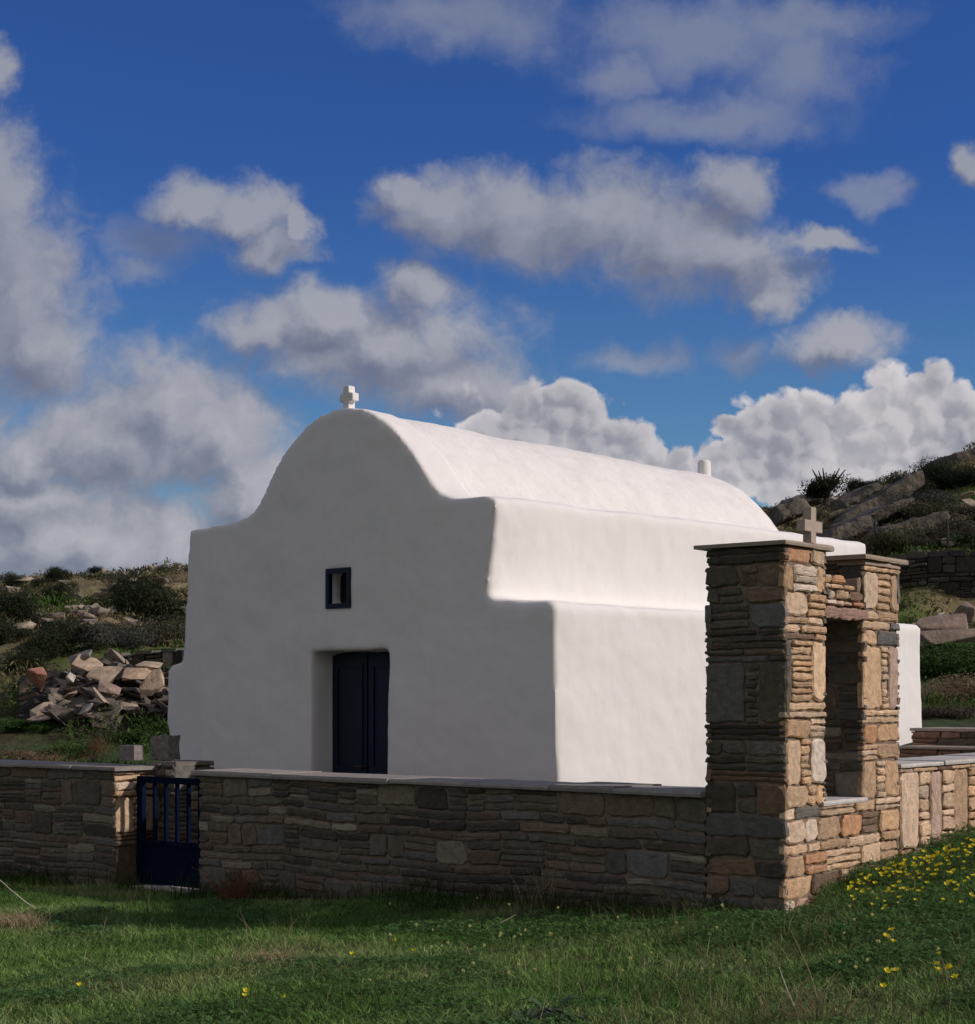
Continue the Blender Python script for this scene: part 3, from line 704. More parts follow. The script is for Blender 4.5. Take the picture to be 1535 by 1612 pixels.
def side_wall():
    r = random.Random(77); o0 = Ce+WB*1.67; org = Z(o0, -1.0); L_ = 4.6; th = .42; zb = -1.5; zt = -.475
    T = empty('stone_wall', org, 'sunlit tan stone wall of upright slabs running back right of the tall pier', 'stone wall')
    core('mortar_core', T, org, [(Z(o0, zb)-NS*.02, WB*L_, -NS*(th-.04), Vector((0, 0, zt-zb)))])
    mb = MB(); lay = []
    u = 0.0
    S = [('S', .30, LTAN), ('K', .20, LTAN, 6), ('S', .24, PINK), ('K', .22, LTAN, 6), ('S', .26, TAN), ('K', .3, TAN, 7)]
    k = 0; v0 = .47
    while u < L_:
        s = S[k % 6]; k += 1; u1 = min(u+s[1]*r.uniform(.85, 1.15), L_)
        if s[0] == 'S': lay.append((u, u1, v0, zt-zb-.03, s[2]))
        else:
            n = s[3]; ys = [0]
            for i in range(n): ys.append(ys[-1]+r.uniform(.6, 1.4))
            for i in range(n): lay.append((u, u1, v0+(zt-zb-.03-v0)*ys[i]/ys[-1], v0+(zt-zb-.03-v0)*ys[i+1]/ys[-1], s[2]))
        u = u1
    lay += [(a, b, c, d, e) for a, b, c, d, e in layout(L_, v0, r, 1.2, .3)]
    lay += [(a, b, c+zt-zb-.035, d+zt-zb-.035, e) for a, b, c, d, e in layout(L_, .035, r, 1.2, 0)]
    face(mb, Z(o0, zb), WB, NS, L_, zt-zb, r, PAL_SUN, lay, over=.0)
    face(mb, Z(o0+WB*L_-NS*th, zb), -WB, -NS, L_, zt-zb, r, PAL_RUBBLE, None, 1.3, .4, over=0)
    mb.build('masonry', M_stone, T, org)
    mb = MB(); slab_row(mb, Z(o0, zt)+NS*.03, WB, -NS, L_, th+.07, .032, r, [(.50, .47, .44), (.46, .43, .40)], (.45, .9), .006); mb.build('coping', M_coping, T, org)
side_wall()

# ---- two stone steps behind the side wall
def step(px, pyt, Y, h, depth, length, label):
    r = random.Random(int(px)); o = at(px, pyt, Y); U = -WA; org = o-Vector((0, 0, h))
    T = empty('stone_step', org, label, 'stone step', 'steps behind the side wall')
    core('mortar_core', T, org, [(o-Vector((0, 0, h+.35))+NB*.02+U*.02, U*(length-.04), NB*(depth), Vector((0, 0, h+.35-.03)))])
    mb = MB(); face(mb, o-Vector((0, 0, h+.3)), U, NF, length, h+.27, r, [BRN, (.17,.10,.07), DRK, (.22,.13,.1)], None, 1.6, .1, prot=.015, over=0)
    face(mb, o-Vector((0, 0, h+.3))+NB*depth, -NB, -U, depth, h+.27, r, PAL_SHADED, None, 1.2, .1, prot=.015, over=0)
    mb.build('riser', M_stone, T, org)
    mb = MB(); slab_row(mb, o-Vector((0, 0, .03))+NF*.03-U*.02, U, NB, length, depth+.03, .03, r, [(.33, .27, .23)], (.5, 1.1), .003); mb.build('tread', M_coping, T, org)
step(1418, 1174, 17.0, .17, .5, 3.0, 'lower reddish stone step just above the pale coping at the right edge')
step(1436, 1146, 17.5, .17, .6, 3.0, 'upper reddish stone step against the dry brush at the right edge')

# ---- gate
def gate():
    org = Z(Ce+WA*6.44+NB*.22, -1.55)
    T = empty('metal_gate', org, 'dark blue metal garden gate with upright bars above a solid lower panel', 'gate')
    A = lambda a, n, z: Ce+WA*a+NB*n+Vector((0, 0, z))
    a0, a1 = 5.45, 6.44; zt, zm, zb = -.655, -1.21, -1.56; t = .035
    mb = MB()
    mb.box(A(a0, .20, zb), WA*.045, NB*.045, Vector((0, 0, zt-zb))); mb.box(A(a1-.07, .20, zb), WA*.07, NB*.045, Vector((0, 0, zt-zb)))
    mb.box(A(a0+.046, .202, zt-.055), WA*(a1-a0-.117), NB*.04, Vector((0, 0, .053))); mb.box(A(a0+.046, .202, zm-.02), WA*(a1-a0-.117), NB*.04, Vector((0, 0, .04)))
    mb.box(A(a0+.046, .202, zb+.002), WA*(a1-a0-.117), NB*.04, Vector((0, 0, .04)))
    mb.build('frame', M_gate, T, org)
    mb = MB(); mb.box(A(a0+.046, .214, zb+.043), WA*(a1-a0-.117), NB*.012, Vector((0, 0, zm-zb-.065))); mb.build('lower_panel', M_gate, T, org)
    for k in range(5):
        mb = MB(); a = a0+.045+(a1-a0-.115)*(k+1)/6
        mb.box(A(a-.014, .208, zm+.021), WA*.028, NB*.028, Vector((0, 0, zt-zm-.077))); mb.build('bar', M_gate, T, org)
    for z in (-.8, -1.4):
        mb = MB(); mb.tube([A(a1+.012, .22, z), A(a1+.012, .22, z+.08)], [.014, .014], 10); mb.build('hinge', M_gate, T, org)
    mb = MB(); mb.tube([A(a0+.06, .19, -1.12), A(a0+.06, .165, -1.12), A(a0+.14, .165, -1.12)], [.008, .008, .007], 8); mb.build('handle', M_gate, T, org)
gate()
mb = MB(); r5 = random.Random(9); o = Ce+WA*5.40+NB*.02
slab_row(mb, Z(o, -1.615), WA, NB, 1.06, .42, .05, r5, [(.5, .48, .45)], (1.1, 1.1)); tag(mb.build('threshold_slab', M_coping, None, Z(o, -1.6)), 'pale stone threshold slab under the blue gate', 'threshold')

# two stone blocks on the wall left of the gate
def block(px0, px1, py0, py1, Y, depth, seed, rough, label, name, col):
    r = random.Random(seed); a = at(px0, py1, Y); w = (px1-px0)/F*Y; h = (py1-py0)/F*Y
    bm = bmesh.new(); bmesh.ops.create_cube(bm, size=1)
    bmesh.ops.subdivide_edges(bm, edges=bm.edges, cuts=7, use_grid_fill=True)
    for v in bm.verts:
        d = Vector(v.co); rr = .94+.06*min(1, (.5/max(1e-4, max(abs(d.x)+abs(d.y), abs(d.y)+abs(d.z), abs(d.x)+abs(d.z))))*1.0)
        n = (float(fbm(v.co.x*4+seed+v.co.z*3, v.co.y*4+v.co.z*5)[()])-.5)*rough
        v.co = Vector((v.co.x*w*(rr+n), v.co.y*depth*(rr+n), v.co.z*h*(rr+n*.7)))
    me = bpy.data.meshes.new(name); bm.to_mesh(me); bm.free(); me.materials.append(mat(name, col, .95, var=.25, nscale=14, bump=.02, bscale=22))
    o = bpy.data.objects.new(name, me); COL.objects.link(o); o.location = a+Vector((w/2, depth/2, h/2+.004)); o.rotation_euler = (0, 0, math.radians(-25))
    tag(o, label, 'stone block')
block(190, 219, 1174, 1198, 15.0, .14, 3, .10, 'squared grey stone block on the coping just left of the gate', 'stone_block', (.22, .20, .19))
block(240, 274, 1159, 1197, 15.15, .17, 12, .42, 'larger pitted weathered stone lump beside the chapel corner above the gate', 'pitted_stone', (.22, .20, .18))
def bench():
    r = random.Random(15); org = cw(4.9, -.42, -1.6); L_ = 1.8; h = .62
    T = empty('stone_bench', org, 'low dark stone bench at the foot of the chapel front, seen through the gate bars', 'stone bench')
    core('mortar_core', T, org, [(cw(4.88, -.40, -1.6), -FA*(L_-.04), DA*.34, Vector((0, 0, h)))])
    mb = MB(); face(mb, cw(4.9, -.42, -1.6), -FA, -DA, L_, h, r, PAL_SHADED, None, 1.1, .4, over=.01); mb.build('masonry', M_stone, T, org)
    mb = MB(); slab_row(mb, cw(4.93, -.45, -.978), -FA, DA, L_+.05, .39, .035, r, [(.3, .27, .24)]); mb.build('seat_slab', M_coping, T, org)
bench()
# short wall stub behind the gate jamb
def stub():
    r = random.Random(5); o0 = at(236, 1240, 15.05); org = Z(o0, -1.5)
    T = empty('wall_stub', org, 'short dark stone wall return behind the gate pier at the chapel corner', 'stone wall')
    core('mortar_core', T, org, [(Z(o0, -1.7)+NB*.02+(-WA)*.02, -WA*.28, NB*.4, Vector((0, 0, 1.15)))])
    mb = MB(); face(mb, Z(o0, -1.7), -WA, NF, .32, 1.15, r, PAL_SHADED, None, .7, .3, over=.01); face(mb, Z(o0-WA*.32, -1.7), NB, -WA, .44, 1.15, r, PAL_SHADED, None, .8, .3, over=.01); mb.build('masonry', M_stone, T, org)
    mb = MB(); slab_row(mb, Z(o0+WA*.02, -.575)+NF*.0, -WA, NB, .36, .44, .035, r, [(.16, .14, .12)], (.4, .5)); mb.build('coping', M_coping, T, org)
stub()

# ------------------------------------------------------------------ rocks
def rock_mesh(name, dims, seed, mt, n=16, col=(.3, .22, .16), sub=0, rough=0.0):
    r = random.Random(seed); bm = bmesh.new()
    for i in range(n):
        p = Vector((r.uniform(-1, 1), r.uniform(-1, 1), r.uniform(-1, 1)))
        p = Vector([math.copysign(min(1, abs(c)**.55), c) for c in p])
        bm.verts.new((p.x*dims[0]/2, p.y*dims[1]/2, p.z*dims[2]/2))
    res = bmesh.ops.convex_hull(bm, input=bm.verts)
    bmesh.ops.delete(bm, geom=[e for e in res['geom_interior'] if isinstance(e, bmesh.types.BMVert)], context='VERTS')
    for v in [v for v in bm.verts if not v.link_faces]: bm.verts.remove(v)
    bmesh.ops.dissolve_limit(bm, angle_limit=.12, verts=bm.verts, edges=bm.edges)
    bmesh.ops.bevel(bm, geom=bm.edges[:], offset=min(dims)*.05, segments=1, affect='EDGES')
    if sub:
        bmesh.ops.triangulate(bm, faces=bm.faces)
        for k in range(sub): bmesh.ops.subdivide_edges(bm, edges=[e for e in bm.edges if e.calc_length() > max(dims)*.05], cuts=1)
        bmesh.ops.triangulate(bm, faces=bm.faces)
        co = np.array([v.co[:] for v in bm.verts]); k = 3.0/max(dims)
        nn = fbm(co[:, 0]*k*2+seed, (co[:, 1]*.6+co[:, 2]*1.8)*k*2, 5)-.5
        bm.normal_update()
        for v, q in zip(bm.verts, nn): v.co += v.normal*float(q)*rough*min(dims)
    me = bpy.data.meshes.new(name); bm.to_mesh(me); bm.free(); me.materials.append(mt)
    a = me.color_attributes.new('tint', 'FLOAT_COLOR', 'POINT')
    a.data.foreach_set('color', [c for _ in me.vertices for c in (*col, 1)])
    return me
def put_rock(name, me, loc, rot, label, cat, group=None):
    o = bpy.data.objects.new(name, me); COL.objects.link(o); o.location = loc; o.rotation_euler = rot
    return tag(o, label, cat, group)
def rubble_pile():
    r = random.Random(19); cols = [(.34,.25,.18),(.38,.29,.22),(.28,.21,.16),(.20,.17,.14),(.42,.35,.28),(.14,.12,.10)]
    # the large slabs one can point to: px,py,Y,w,d,h,rot,colour,label
    big = [(57,1065,24.0,.30,.3,.30,(.5,.3,.2),(.36,.17,.12),'reddish squared rock at the left end of the rubble pile'),
           (128,1033,25.0,.42,.5,.09,(.35,-.5,.1),(.22,.19,.16),'grey slab tilted steeply at the top left of the rubble pile'),
           (184,1030,25.2,.34,.3,.18,(.2,.35,.3),(.30,.25,.21),'pointed pinkish rock crowning the rubble pile'),
           (138,1046,24.8,.45,.4,.09,(.5,.2,.1),(.44,.33,.24),'pale tan slab near the top of the rubble pile'),
           (160,1062,24.5,.52,.5,.10,(.55,.1,-.1),(.36,.28,.20),'wide flat tan slab in the middle of the rubble pile'),
           (232,1080,24.0,.50,.4,.12,(.9,-.35,.1),(.42,.31,.22),'big upright tan slab at the right of the rubble pile by the chapel'),
           (215,1060,24.4,.50,.5,.09,(.5,.05,.3),(.40,.29,.20),'layered tan slab beneath the pile rim beside the chapel'),
           (112,1067,24.2,.15,.12,.12,(.3,.5,.1),(.5,.46,.40),'small whitish stone in the dark hollow of the pile'),
           (172,1083,24.0,.33,.3,.10,(.4,.2,.2),(.33,.24,.19),'brown wedge-shaped slab low in the middle of the pile'),
           (157,1098,23.7,.36,.2,.06,(.3,.8,.3),(.38,.30,.23),'narrow slab sliding down the front of the pile'),
           (134,1117,23.3,.26,.2,.07,(.4,-.7,.1),(.30,.29,.24),'loose grey slab lying in the weeds below the pile'),
           (184,1121,23.2,.20,.2,.06,(.4,-.6,.1),(.30,.24,.18),'loose brown slab in the weeds right below the pile'),
           (238,1050,24.7,.45,.4,.12,(.2,.1,.0),(.40,.31,.23),'top slab of the pile touching the chapel wall')]
    for i, (px, py, Y, w, d, h, rot, col, lab) in enumerate(big):
        put_rock('slab_rock', rock_mesh('slab_rock', (w, d, h), 100+i, M_rock, 14, col), at(px, py, Y), rot, lab, 'rock')
    ms = [rock_mesh('rubble_stone', (r.uniform(.3, .62), r.uniform(.25, .5), r.uniform(.05, .12)), 200+i, M_rock, 14, cols[i % 6] if i % 2 else (.12,.10,.085)) for i in range(14)]
    for i in range(120):
        t = r.random(); px = 50+t*240; lo = 1128-(t*12); hi = 1040+abs(t-.55)*10+(1-min(1, t*3))*40
        q = r.random()**.9; py = hi+(lo-hi)*q; Y = 25.6-q*2.0+r.uniform(-.2, .2)
        put_rock('rubble_stone', ms[i % 14], at(px, py+6, Y), (r.uniform(-.6, .8), r.uniform(-.7, .5), r.uniform(0, 6)), 'flat broken slate stone heaped in the rubble pile left of the chapel', 'rock', 'rubble stones in the pile left of the chapel')
    # earth heart of the pile
    v = []; f = []; n = 26
    for j in range(n):
        for i in range(n):
            u, w = i/(n-1), j/(n-1); px = 30+u*300; Y = 23.2+w*4.2
            x = (px-CX)/F*Y; hgt = 1.0*math.sin(math.pi*min(1, max(0, w*1.1)))**.8*math.sin(math.pi*min(1, .12+u*.8))**.6
            v.append((x, Y, tz(x, Y)-.1+hgt*.5+rng.uniform(-.06, .06)*(0 < i < n-1)))
    for j in range(n-1):
        for i in range(n-1): f.append((j*n+i, j*n+i+1, (j+1)*n+i+1, (j+1)*n+i))
    o = np_mesh('rubble_earth', np.array(v), f, mat('rubble_earth', (.035, .03, .022), .95, var=.4, bump=.06, bscale=6)); tag(o, kind='stuff', label='dark earth and chippings under the rubble pile', cat='rubble')
rubble_pile()

def outcrops():
    # px,py centre, Y, length, thickness, depth, slope angle, label
    L_ = [(1372,797,44,2.7,.5,1.8,-.50,'long grey slab of bedrock slanting up the right hillside'),
          (1375,815,41,1.7,.42,1.8,-.38,'shorter pale bedrock slab below the long slanting one'),
          (1240,806,46,1.2,.5,1.5,-.35,'rounded grey rock just right of the chapel vault'),
          (1258,790,50,1.3,.35,1.5,-.2,'low dark rock on the skyline left of the small tree'),
          (1345,782,49,1.3,.35,1.5,-.45,'narrow bedrock ridge right of the small tree'),
          (1518,722,56,2.2,.5,2.5,-.22,'broad pale rock forming the skyline at the upper right edge'),
          (1510,776,47,2.0,.28,1.4,-.28,'thin pale rock shelf under the dark bushes at the right edge'),
          (1420,838,39,2.0,.5,1.4,-.25,'weathered rock half buried in scrub on the right hillside'),
          (1335,838,40,1.6,.45,1.3,-.3,'dark rock in the scrub behind the stone cross')]
    for i, (px, py, Y, l, h, d, a, lab) in enumerate(L_):
        put_rock('rock_outcrop', rock_mesh('rock_outcrop', (l, d, h), 300+i, M_outcrop, 30, (1, 1, 1), 4, .35), at(px, py, Y), (0, a, .15), lab, 'rock outcrop')
    F_ = [(1480,985,25,.9,.5,.20,'flat brown slab lying on the green bank at the right'),(1500,1002,24.4,.95,.5,.16,'broad tilted slab above the green patch at right'),(1487,970,26,.18,.2,.08,'small white stone on the bank below the terrace wall'),(1462,990,25.3,.6,.4,.15,'brown stone beside the far corner of the chapel'),(1525,965,26,.5,.4,.3,'brown boulder at the right edge below the terrace wall')]
    for i, (px, py, Y, l, d, h, lab) in enumerate(F_):
        p = at(px, py, Y); p.z = max(p.z, tz(p.x, p.y)+h*.2)
        put_rock('field_rock', rock_mesh('field_rock', (l, d, h), 340+i, M_rock, 16, (.5,.45,.4) if 'white' in lab else (.24,.18,.14)), p, (.35, -.1, .2*i), lab, 'rock')
    r = random.Random(55)
    ms = [rock_mesh('hill_rock', (r.uniform(.25, .65), r.uniform(.2, .5), r.uniform(.12, .28)), 400+i, M_rock, 16, c) for i, c in enumerate([(.26,.22,.18),(.30,.25,.19),(.20,.18,.15),(.33,.27,.20),(.24,.20,.17),(.18,.15,.13)])]
    for i in range(46):
        px = r.uniform(0, 290); py = r.uniform(895, 1005); p = hit(px, py)
        put_rock('hill_rock', ms[i % 6], p+Vector((0, 0, .05)), (r.uniform(-.3, .3), r.uniform(-.5, .1), r.uniform(0, 6)), 'pale rock showing through the scrub of the left hillside', 'rock', 'rocks on the left hillside')
    for i in range(34):
        px = r.uniform(1200, 1535); py = r.uniform(785, 880); p = hit(px, py)
        put_rock('hill_rock', ms[i % 6], p+Vector((0, 0, .05)), (r.uniform(-.3, .3), r.uniform(-.5, .1), r.uniform(0, 6)), 'grey rock showing through the scrub of the right hillside', 'rock', 'rocks on the right hillside')
outcrops()

def terrace_wall(name, pts, label, h, seed, pal):
    """pts: (px, py of top, Y)"""
    r = random.Random(seed); P = [at(px, py, Y) for px, py, Y in pts]; org = P[0]-Vector((0, 0, h))
    T = empty('terrace_wall', org, label, 'dry-stone wall')
    mb = MB(); mc = MB(); mp = MB()
    for a, b in zip(P[:-1], P[1:]):
        U = (b-a); ln = math.hypot(U.x, U.y); Uh = Vector((U.x, U.y, 0)).normalized(); Nn = Vector((Uh.y, -Uh.x, 0)); sl = U.z/ln
        lay = []
        for u0, u1, v0, v1, c in layout(ln, h, r, 1.6, .25): lay.append((u0, u1, v0, v1, c))
        for u0, u1, v0, v1, c in lay:
            c = r.choice(pal); k = r.uniform(.7, 1.2)
            stone(mb, Z(a, a.z-h), Uh, Nn, u0, u1, v0, v1, tuple(x*k for x in c), r, .05, warp=lambda u: sl*u)
        mc.box(Z(a, a.z-h-.4), Vector((U.x, U.y, U.z)), -Nn*.35, Vector((0, 0, h+.38)))
        n = int(ln/.35)
        for i in range(n):
            q = a+U*((i+.5)/n)
            mp.box(q-Uh*.16+Nn*.05+Vector((0, 0, -.02+r.uniform(-.01, .02))), Uh*r.uniform(.26, .34), -Nn*r.uniform(.3, .42), Vector((0, 0, r.uniform(.04, .1))), tuple(x*r.uniform(1.0, 1.6) for x in r.choice(pal)))
    mb.build('masonry', M_stone, T, org); mc.build('core', mat('terrace_core', (.04, .035, .028), .95), T, org); mp.build('top_stones', M_stone, T, org)
terrace_wall('tw', [(1395, 884, 30.6), (1460, 876, 30.4), (1560, 872, 30.2), (1700, 870, 30)], 'long dark dry-stone terrace wall crossing the right hillside', .75, 3, [(.07,.06,.05),(.05,.045,.04),(.10,.09,.07)])
terrace_wall('tw', [(110, 964, 36), (150, 966, 35.6), (172, 962, 35.4)], 'short pale terrace wall over a dark hollow on the left hillside', .35, 4, [(.28,.24,.18),(.16,.14,.11)])
terrace_wall('tw', [(150, 1037, 27.8), (210, 1030, 27.6), (290, 1022, 27.2)], 'dark dry-stone wall meeting the chapel shoulder behind the rubble pile', .5, 5, [(.10,.09,.07),(.06,.05,.045),(.2,.17,.13)])

# ------------------------------------------------------------------ foliage
def leaf_cloud(n, rad, seed, size, cols, lobes=7, shell=.55, flat=0.0):
    g = np.random.default_rng(seed)
    rx, ry, rz = rad
    C_ = np.clip(g.normal(size=(lobes, 3)), -1.4, 1.4)*np.array([.40, .40, .22]); C_[:, 2] += .05; S = g.uniform(.38, .62, lobes)
    k = g.integers(0, lobes, n); d = g.normal(size=(n, 3)); d /= np.linalg.norm(d, axis=1)[:, None]
    rr = g.random(n)**.45
    P = C_[k]+d*(S[k]*rr)[:, None]
    P *= (1+(fbm(P[:, 0]*4+seed, P[:, 1]*4+P[:, 2]*5)[:, None]-.5)*.7)
    P = P*np.array([rx, ry, rz]); P[:, 2] += rz*.55; P[:, 2] = np.abs(P[:, 2])
    # leaf quads
    a = g.normal(size=(n, 3)); a /= np.linalg.norm(a, axis=1)[:, None]
    b = np.cross(a, d+g.normal(size=(n, 3))*.4); b /= (np.linalg.norm(b, axis=1)[:, None]+1e-6)
    s = size*g.uniform(.55, 1.4, n)[:, None]
    V = np.stack([P-a*s*1.6, P-b*s*.6, P+a*s*1.6, P+b*s*.6], 1).reshape(-1, 3)
    Fq = np.arange(n*4).reshape(n, 4)
    ci = g.integers(0, len(cols), lobes)[k]; cc = np.array(cols)[ci]*g.uniform(.6, 1.45, n)[:, None]
    cc = cc*(.75+.5*g.random(n)[:, None])
    return V, Fq, np.repeat(cc, 4, 0)
def shrub_mesh(name, n, rad, seed, size, cols, stems=6, lobes=7):
    V, Fq, cc = leaf_cloud(n, rad, seed, size, cols, lobes)
    me_o = np_mesh(name, V, Fq, M_leaf, cc); me = me_o.data; bpy.data.objects.remove(me_o)
    mb = MB(); r = random.Random(seed)
    for i in range(stems):
        a = r.uniform(0, 6.28); e = Vector((math.cos(a)*rad[0]*.5*r.random(), math.sin(a)*rad[1]*.5*r.random(), rad[2]*r.uniform(.5, .85)))
        m1 = e*.5+Vector((r.uniform(-.1, .1)*rad[0], r.uniform(-.1, .1)*rad[1], -.05*rad[2]))
        mb.tube([(0, 0, -.05), m1, e], [rad[0]*.05, rad[0]*.03, rad[0]*.01], 5)
    so_ = mb.build('stems', M_bark); sm = so_.data; bpy.data.objects.remove(so_)
    return me, sm
DG = [(.028,.036,.018),(.036,.046,.022),(.022,.028,.015)]; OL = [(.075,.075,.035),(.06,.062,.03),(.09,.08,.045)]; GB = [(.085,.075,.055),(.07,.062,.045),(.11,.09,.062)]; GN = [(.05,.095,.02),(.04,.08,.018),(.065,.11,.03)]; RD = [(.16,.08,.045),(.12,.065,.04),(.2,.11,.06)]; DRY = [(.19,.135,.08),(.15,.105,.065),(.24,.18,.11)]; GYG = [(.07,.075,.06),(.09,.09,.07),(.055,.06,.045)]
kinds = {}
for nm, cols, n, rad, size in (('dark', DG, 11000, (1, 1, .8), .020), ('dark2', DG, 11000, (1, .9, .7), .020), ('olive', OL, 9000, (1, 1, .6), .018), ('grey', GYG, 9000, (1, 1, .6), .018), ('brown', GB, 9000, (1, 1, .55), .018), ('green', GN, 8000, (1, 1, .5), .022), ('dry', DRY, 9000, (1, 1, .5), .014), ('red', RD, 3500, (1, 1, .9), .014)):
    for v in range(2): kinds[nm+str(v)] = shrub_mesh('foliage', n, rad, hash(nm) % 1 + len(nm)*13+v*7+n % 97, size, cols)
def shrub(kind, px, pybase, sc, label, group=None, cat='shrub', name='shrub', Y=None, sz=1.0, rot=None, r=random.Random(8)):
    p = hit(px, pybase) if Y is None else Vector(((px-CX)/F*Y, Y, tz((px-CX)/F*Y, Y)))
    me, sm = kinds[kind+str(r.randint(0, 1))]
    T = empty(name, p-Vector((0, 0, .08*sc)), label, cat, group); T.scale = (sc, sc, sc*sz); T.rotation_euler = (0, 0, r.uniform(0, 6.28))
    for m_, nm in ((me, 'foliage'), (sm, 'stems')):
        o = bpy.data.objects.new(nm, m_); COL.objects.link(o); o.parent = T
    return T
named = [
 ('dark', 245, 985, .95, 'big dark bush on the left hillside touching the chapel silhouette', 1.1), ('dark', 205, 975, .8, 'dark round bush left of the big one near the chapel', 1.1),
 ('dark', 95, 955, .6, 'dark bush in the middle of the left hillside', 1.0), ('dark', 15, 985, .6, 'dark bush at the left edge of the hillside', 1.1), ('dark', 0, 1015, .55, 'low dark bush at the left edge beside the green patch', 1.0),
 ('grey', 185, 1020, .7, 'grey-leaved bush just above the rubble pile', .9), ('dark', 100, 1030, .6, 'dark green bush behind the left shoulder of the pile', 1.0), ('dark', 60, 1040, .55, 'dark bush over the left end of the rubble pile', .9),
 ('brown', 240, 1018, .8, 'brown thorny bush between the pile and the chapel', .9), ('dark', 30, 1060, .5, 'dark bush left of the reddish rock', .8),
 ('dark', 92, 918, .45, 'dark bush on the left skyline', .9), ('dark', 152, 908, .32, 'small dark bush alone on the skyline', 1.0), ('dark', 222, 897, .3, 'tiny round bush on the skyline near the chapel', 1.0), ('olive', 258, 893, .42, 'olive bush on the skyline beside the chapel', .9), ('dark', 25, 922, .45, 'dark bush at the left end of the skyline', .8), ('dark', 60, 925, .35, 'low dark bush on the left skyline', .7),
 ('dark', 1424, 775, .6, 'dark bush at the foot of the skyline thicket', .9), ('dark', 1470, 768, .75, 'large dark bush capping the right hill', .95), ('dark', 1528, 765, .6, 'dark bush at the right edge of the hilltop thicket', .8), ('dark', 1440, 790, .7, 'dark bush spreading under the hilltop thicket', .8), ('dark', 1500, 768, .8, 'dark bush above the thin rock shelf', .7), ('dark2', 1378, 768, .55, 'wind-bent low bush on the skyline right of the small tree', .6), ('dark', 1348, 768, .4, 'small upright bush on the skyline', 1.4),
 ('dark', 1215, 783, .6, 'low dark bush where the chapel vault meets the hill', .4), ('dark', 1245, 783, .6, 'flat dark scrub on the skyline beyond the vault', .35),
 ('olive', 1450, 830, 1.0, 'olive bush in the middle of the right hillside', .8), ('brown', 1500, 820, .9, 'wide brown bush on the right hillside', .7), ('grey', 1460, 805, .9, 'grey-green bush below the hilltop thicket', .7), ('brown', 1510, 855, .9, 'brown bush above the terrace wall at the right edge', .8), ('olive', 1410, 865, .8, 'olive bush above the terrace wall near the pier cap', .8), ('red', 1385, 880, .55, 'reddish dry bush behind the pier cap', .9), ('grey', 1350, 870, .8, 'grey-green bush behind the far pier cap', .7), ('olive', 1300, 850, .9, 'olive bush behind the stone cross', .7),
 ('green', 1475, 1055, .75, 'fresh green clump on the bank beyond the chapel corner', .8), ('green', 1515, 1060, .8, 'fresh green clump at the right edge of the bank', .8), ('green', 1495, 1030, .7, 'upper green clump on the bank under the flat slabs', .6), ('green', 1535, 1040, .7, 'green clump cut by the right edge of the picture', .7),
 ('dry', 1480, 1105, .8, 'dry grey-brown cushion bush above the stone steps', .7), ('dry', 1520, 1100, .8, 'dry cushion bush at the right edge above the steps', .8), ('brown', 1500, 1130, .6, 'brown low bush directly behind the upper step', .6),
 ('dry', 30, 1205, .75, 'rounded dry brown bush behind the left coping', .95), ('dry', 85, 1206, .6, 'smaller dry brown bush behind the left coping', .8), ('red', 150, 1200, .38, 'orange-brown dry weed behind the left coping', 1.0),
 ('green', 235, 1155, .6, 'green weed clump against the chapel corner', .9), ('green', 120, 1190, .55, 'green weeds between the dry bushes', .7), ('green', 210, 1165, .5, 'green weeds below the rubble pile', .7), ('green', 60, 1150, .55, 'green weeds at the foot of the reddish rock', .6), ('green', 165, 1150, .4, 'small green weeds below the middle of the pile', .7), ('green', 15, 1150, .6, 'green weeds at the left edge below the pile', .6),
]
for k, px, py, sc, lab, sz in named:
    kk = 'dark' if k == 'dark2' and False else k
    if kk == 'dark2': kk = 'dark2'
    shrub(kk, px, py, sc*(.75 if py > 1100 else 1), lab, sz=sz)
r9 = random.Random(31)
for i in range(26):
    px = r9.uniform(-20, 300); py = r9.uniform(905, 1010)
    shrub(r9.choice(['dark', 'dark', 'olive', 'brown', 'grey']), px, py, r9.uniform(.2, .45), 'low scrubby bush among the rocks of the left hillside', 'scrub bushes on the left hillside', sz=r9.uniform(.6, 1))
for i in range(80):
    px = r9.uniform(1190, 1560); py = r9.uniform(785, 880) if i < 66 else r9.uniform(935, 1000)
    shrub(r9.choice(['dark', 'olive', 'brown', 'grey', 'olive', 'brown']), px, py, r9.uniform(.2, .5), 'low scrubby bush among the rocks of the right hillside', 'scrub bushes on the right hillside', sz=r9.uniform(.5, .9))

def small_tree():
    p = at(1300, 789, 44.0); r = random.Random(12)
    T = empty('small_tree', p, 'small wind-shaped dark tree standing alone on the skyline right of the chapel', 'tree')
    mb = MB(); mb.tube([(0, 0, -.1), (.06, 0, .25), (.02, 0, .5)], [.09, .07, .05], 7)
    for a in range(6): mb.tube([(.04, 0, .25), (math.cos(a*1.05)*.25+.05, math.sin(a*1.05)*.2, .55), (math.cos(a*1.05)*.42+.08, math.sin(a*1.05)*.3, .8)], [.05, .03, .012], 5)
    t = mb.build('trunk', M_bark, T)
    V, Fq, cc = leaf_cloud(5000, (.56, .4, .42), 64, .022, DG, 14); V[:, 2] += .08; V[:, 0] += (V[:, 2]-.5)*.35
    o = np_mesh('crown', V, Fq, M_leaf, cc); o.parent = T
small_tree()
def stake(px, pyb, pyt, label):
    p = hit(px, pyb); h = (pyb-pyt)/F*p.y; mb = MB(); mb.tube([p-Vector((0, 0, .2)), p+Vector((.02, 0, h*.5)), p+Vector((0, 0, h))], [.03, .025, .02], 7)
    tag(mb.build('wooden_stake', M_bark, None, p), label, 'stake')
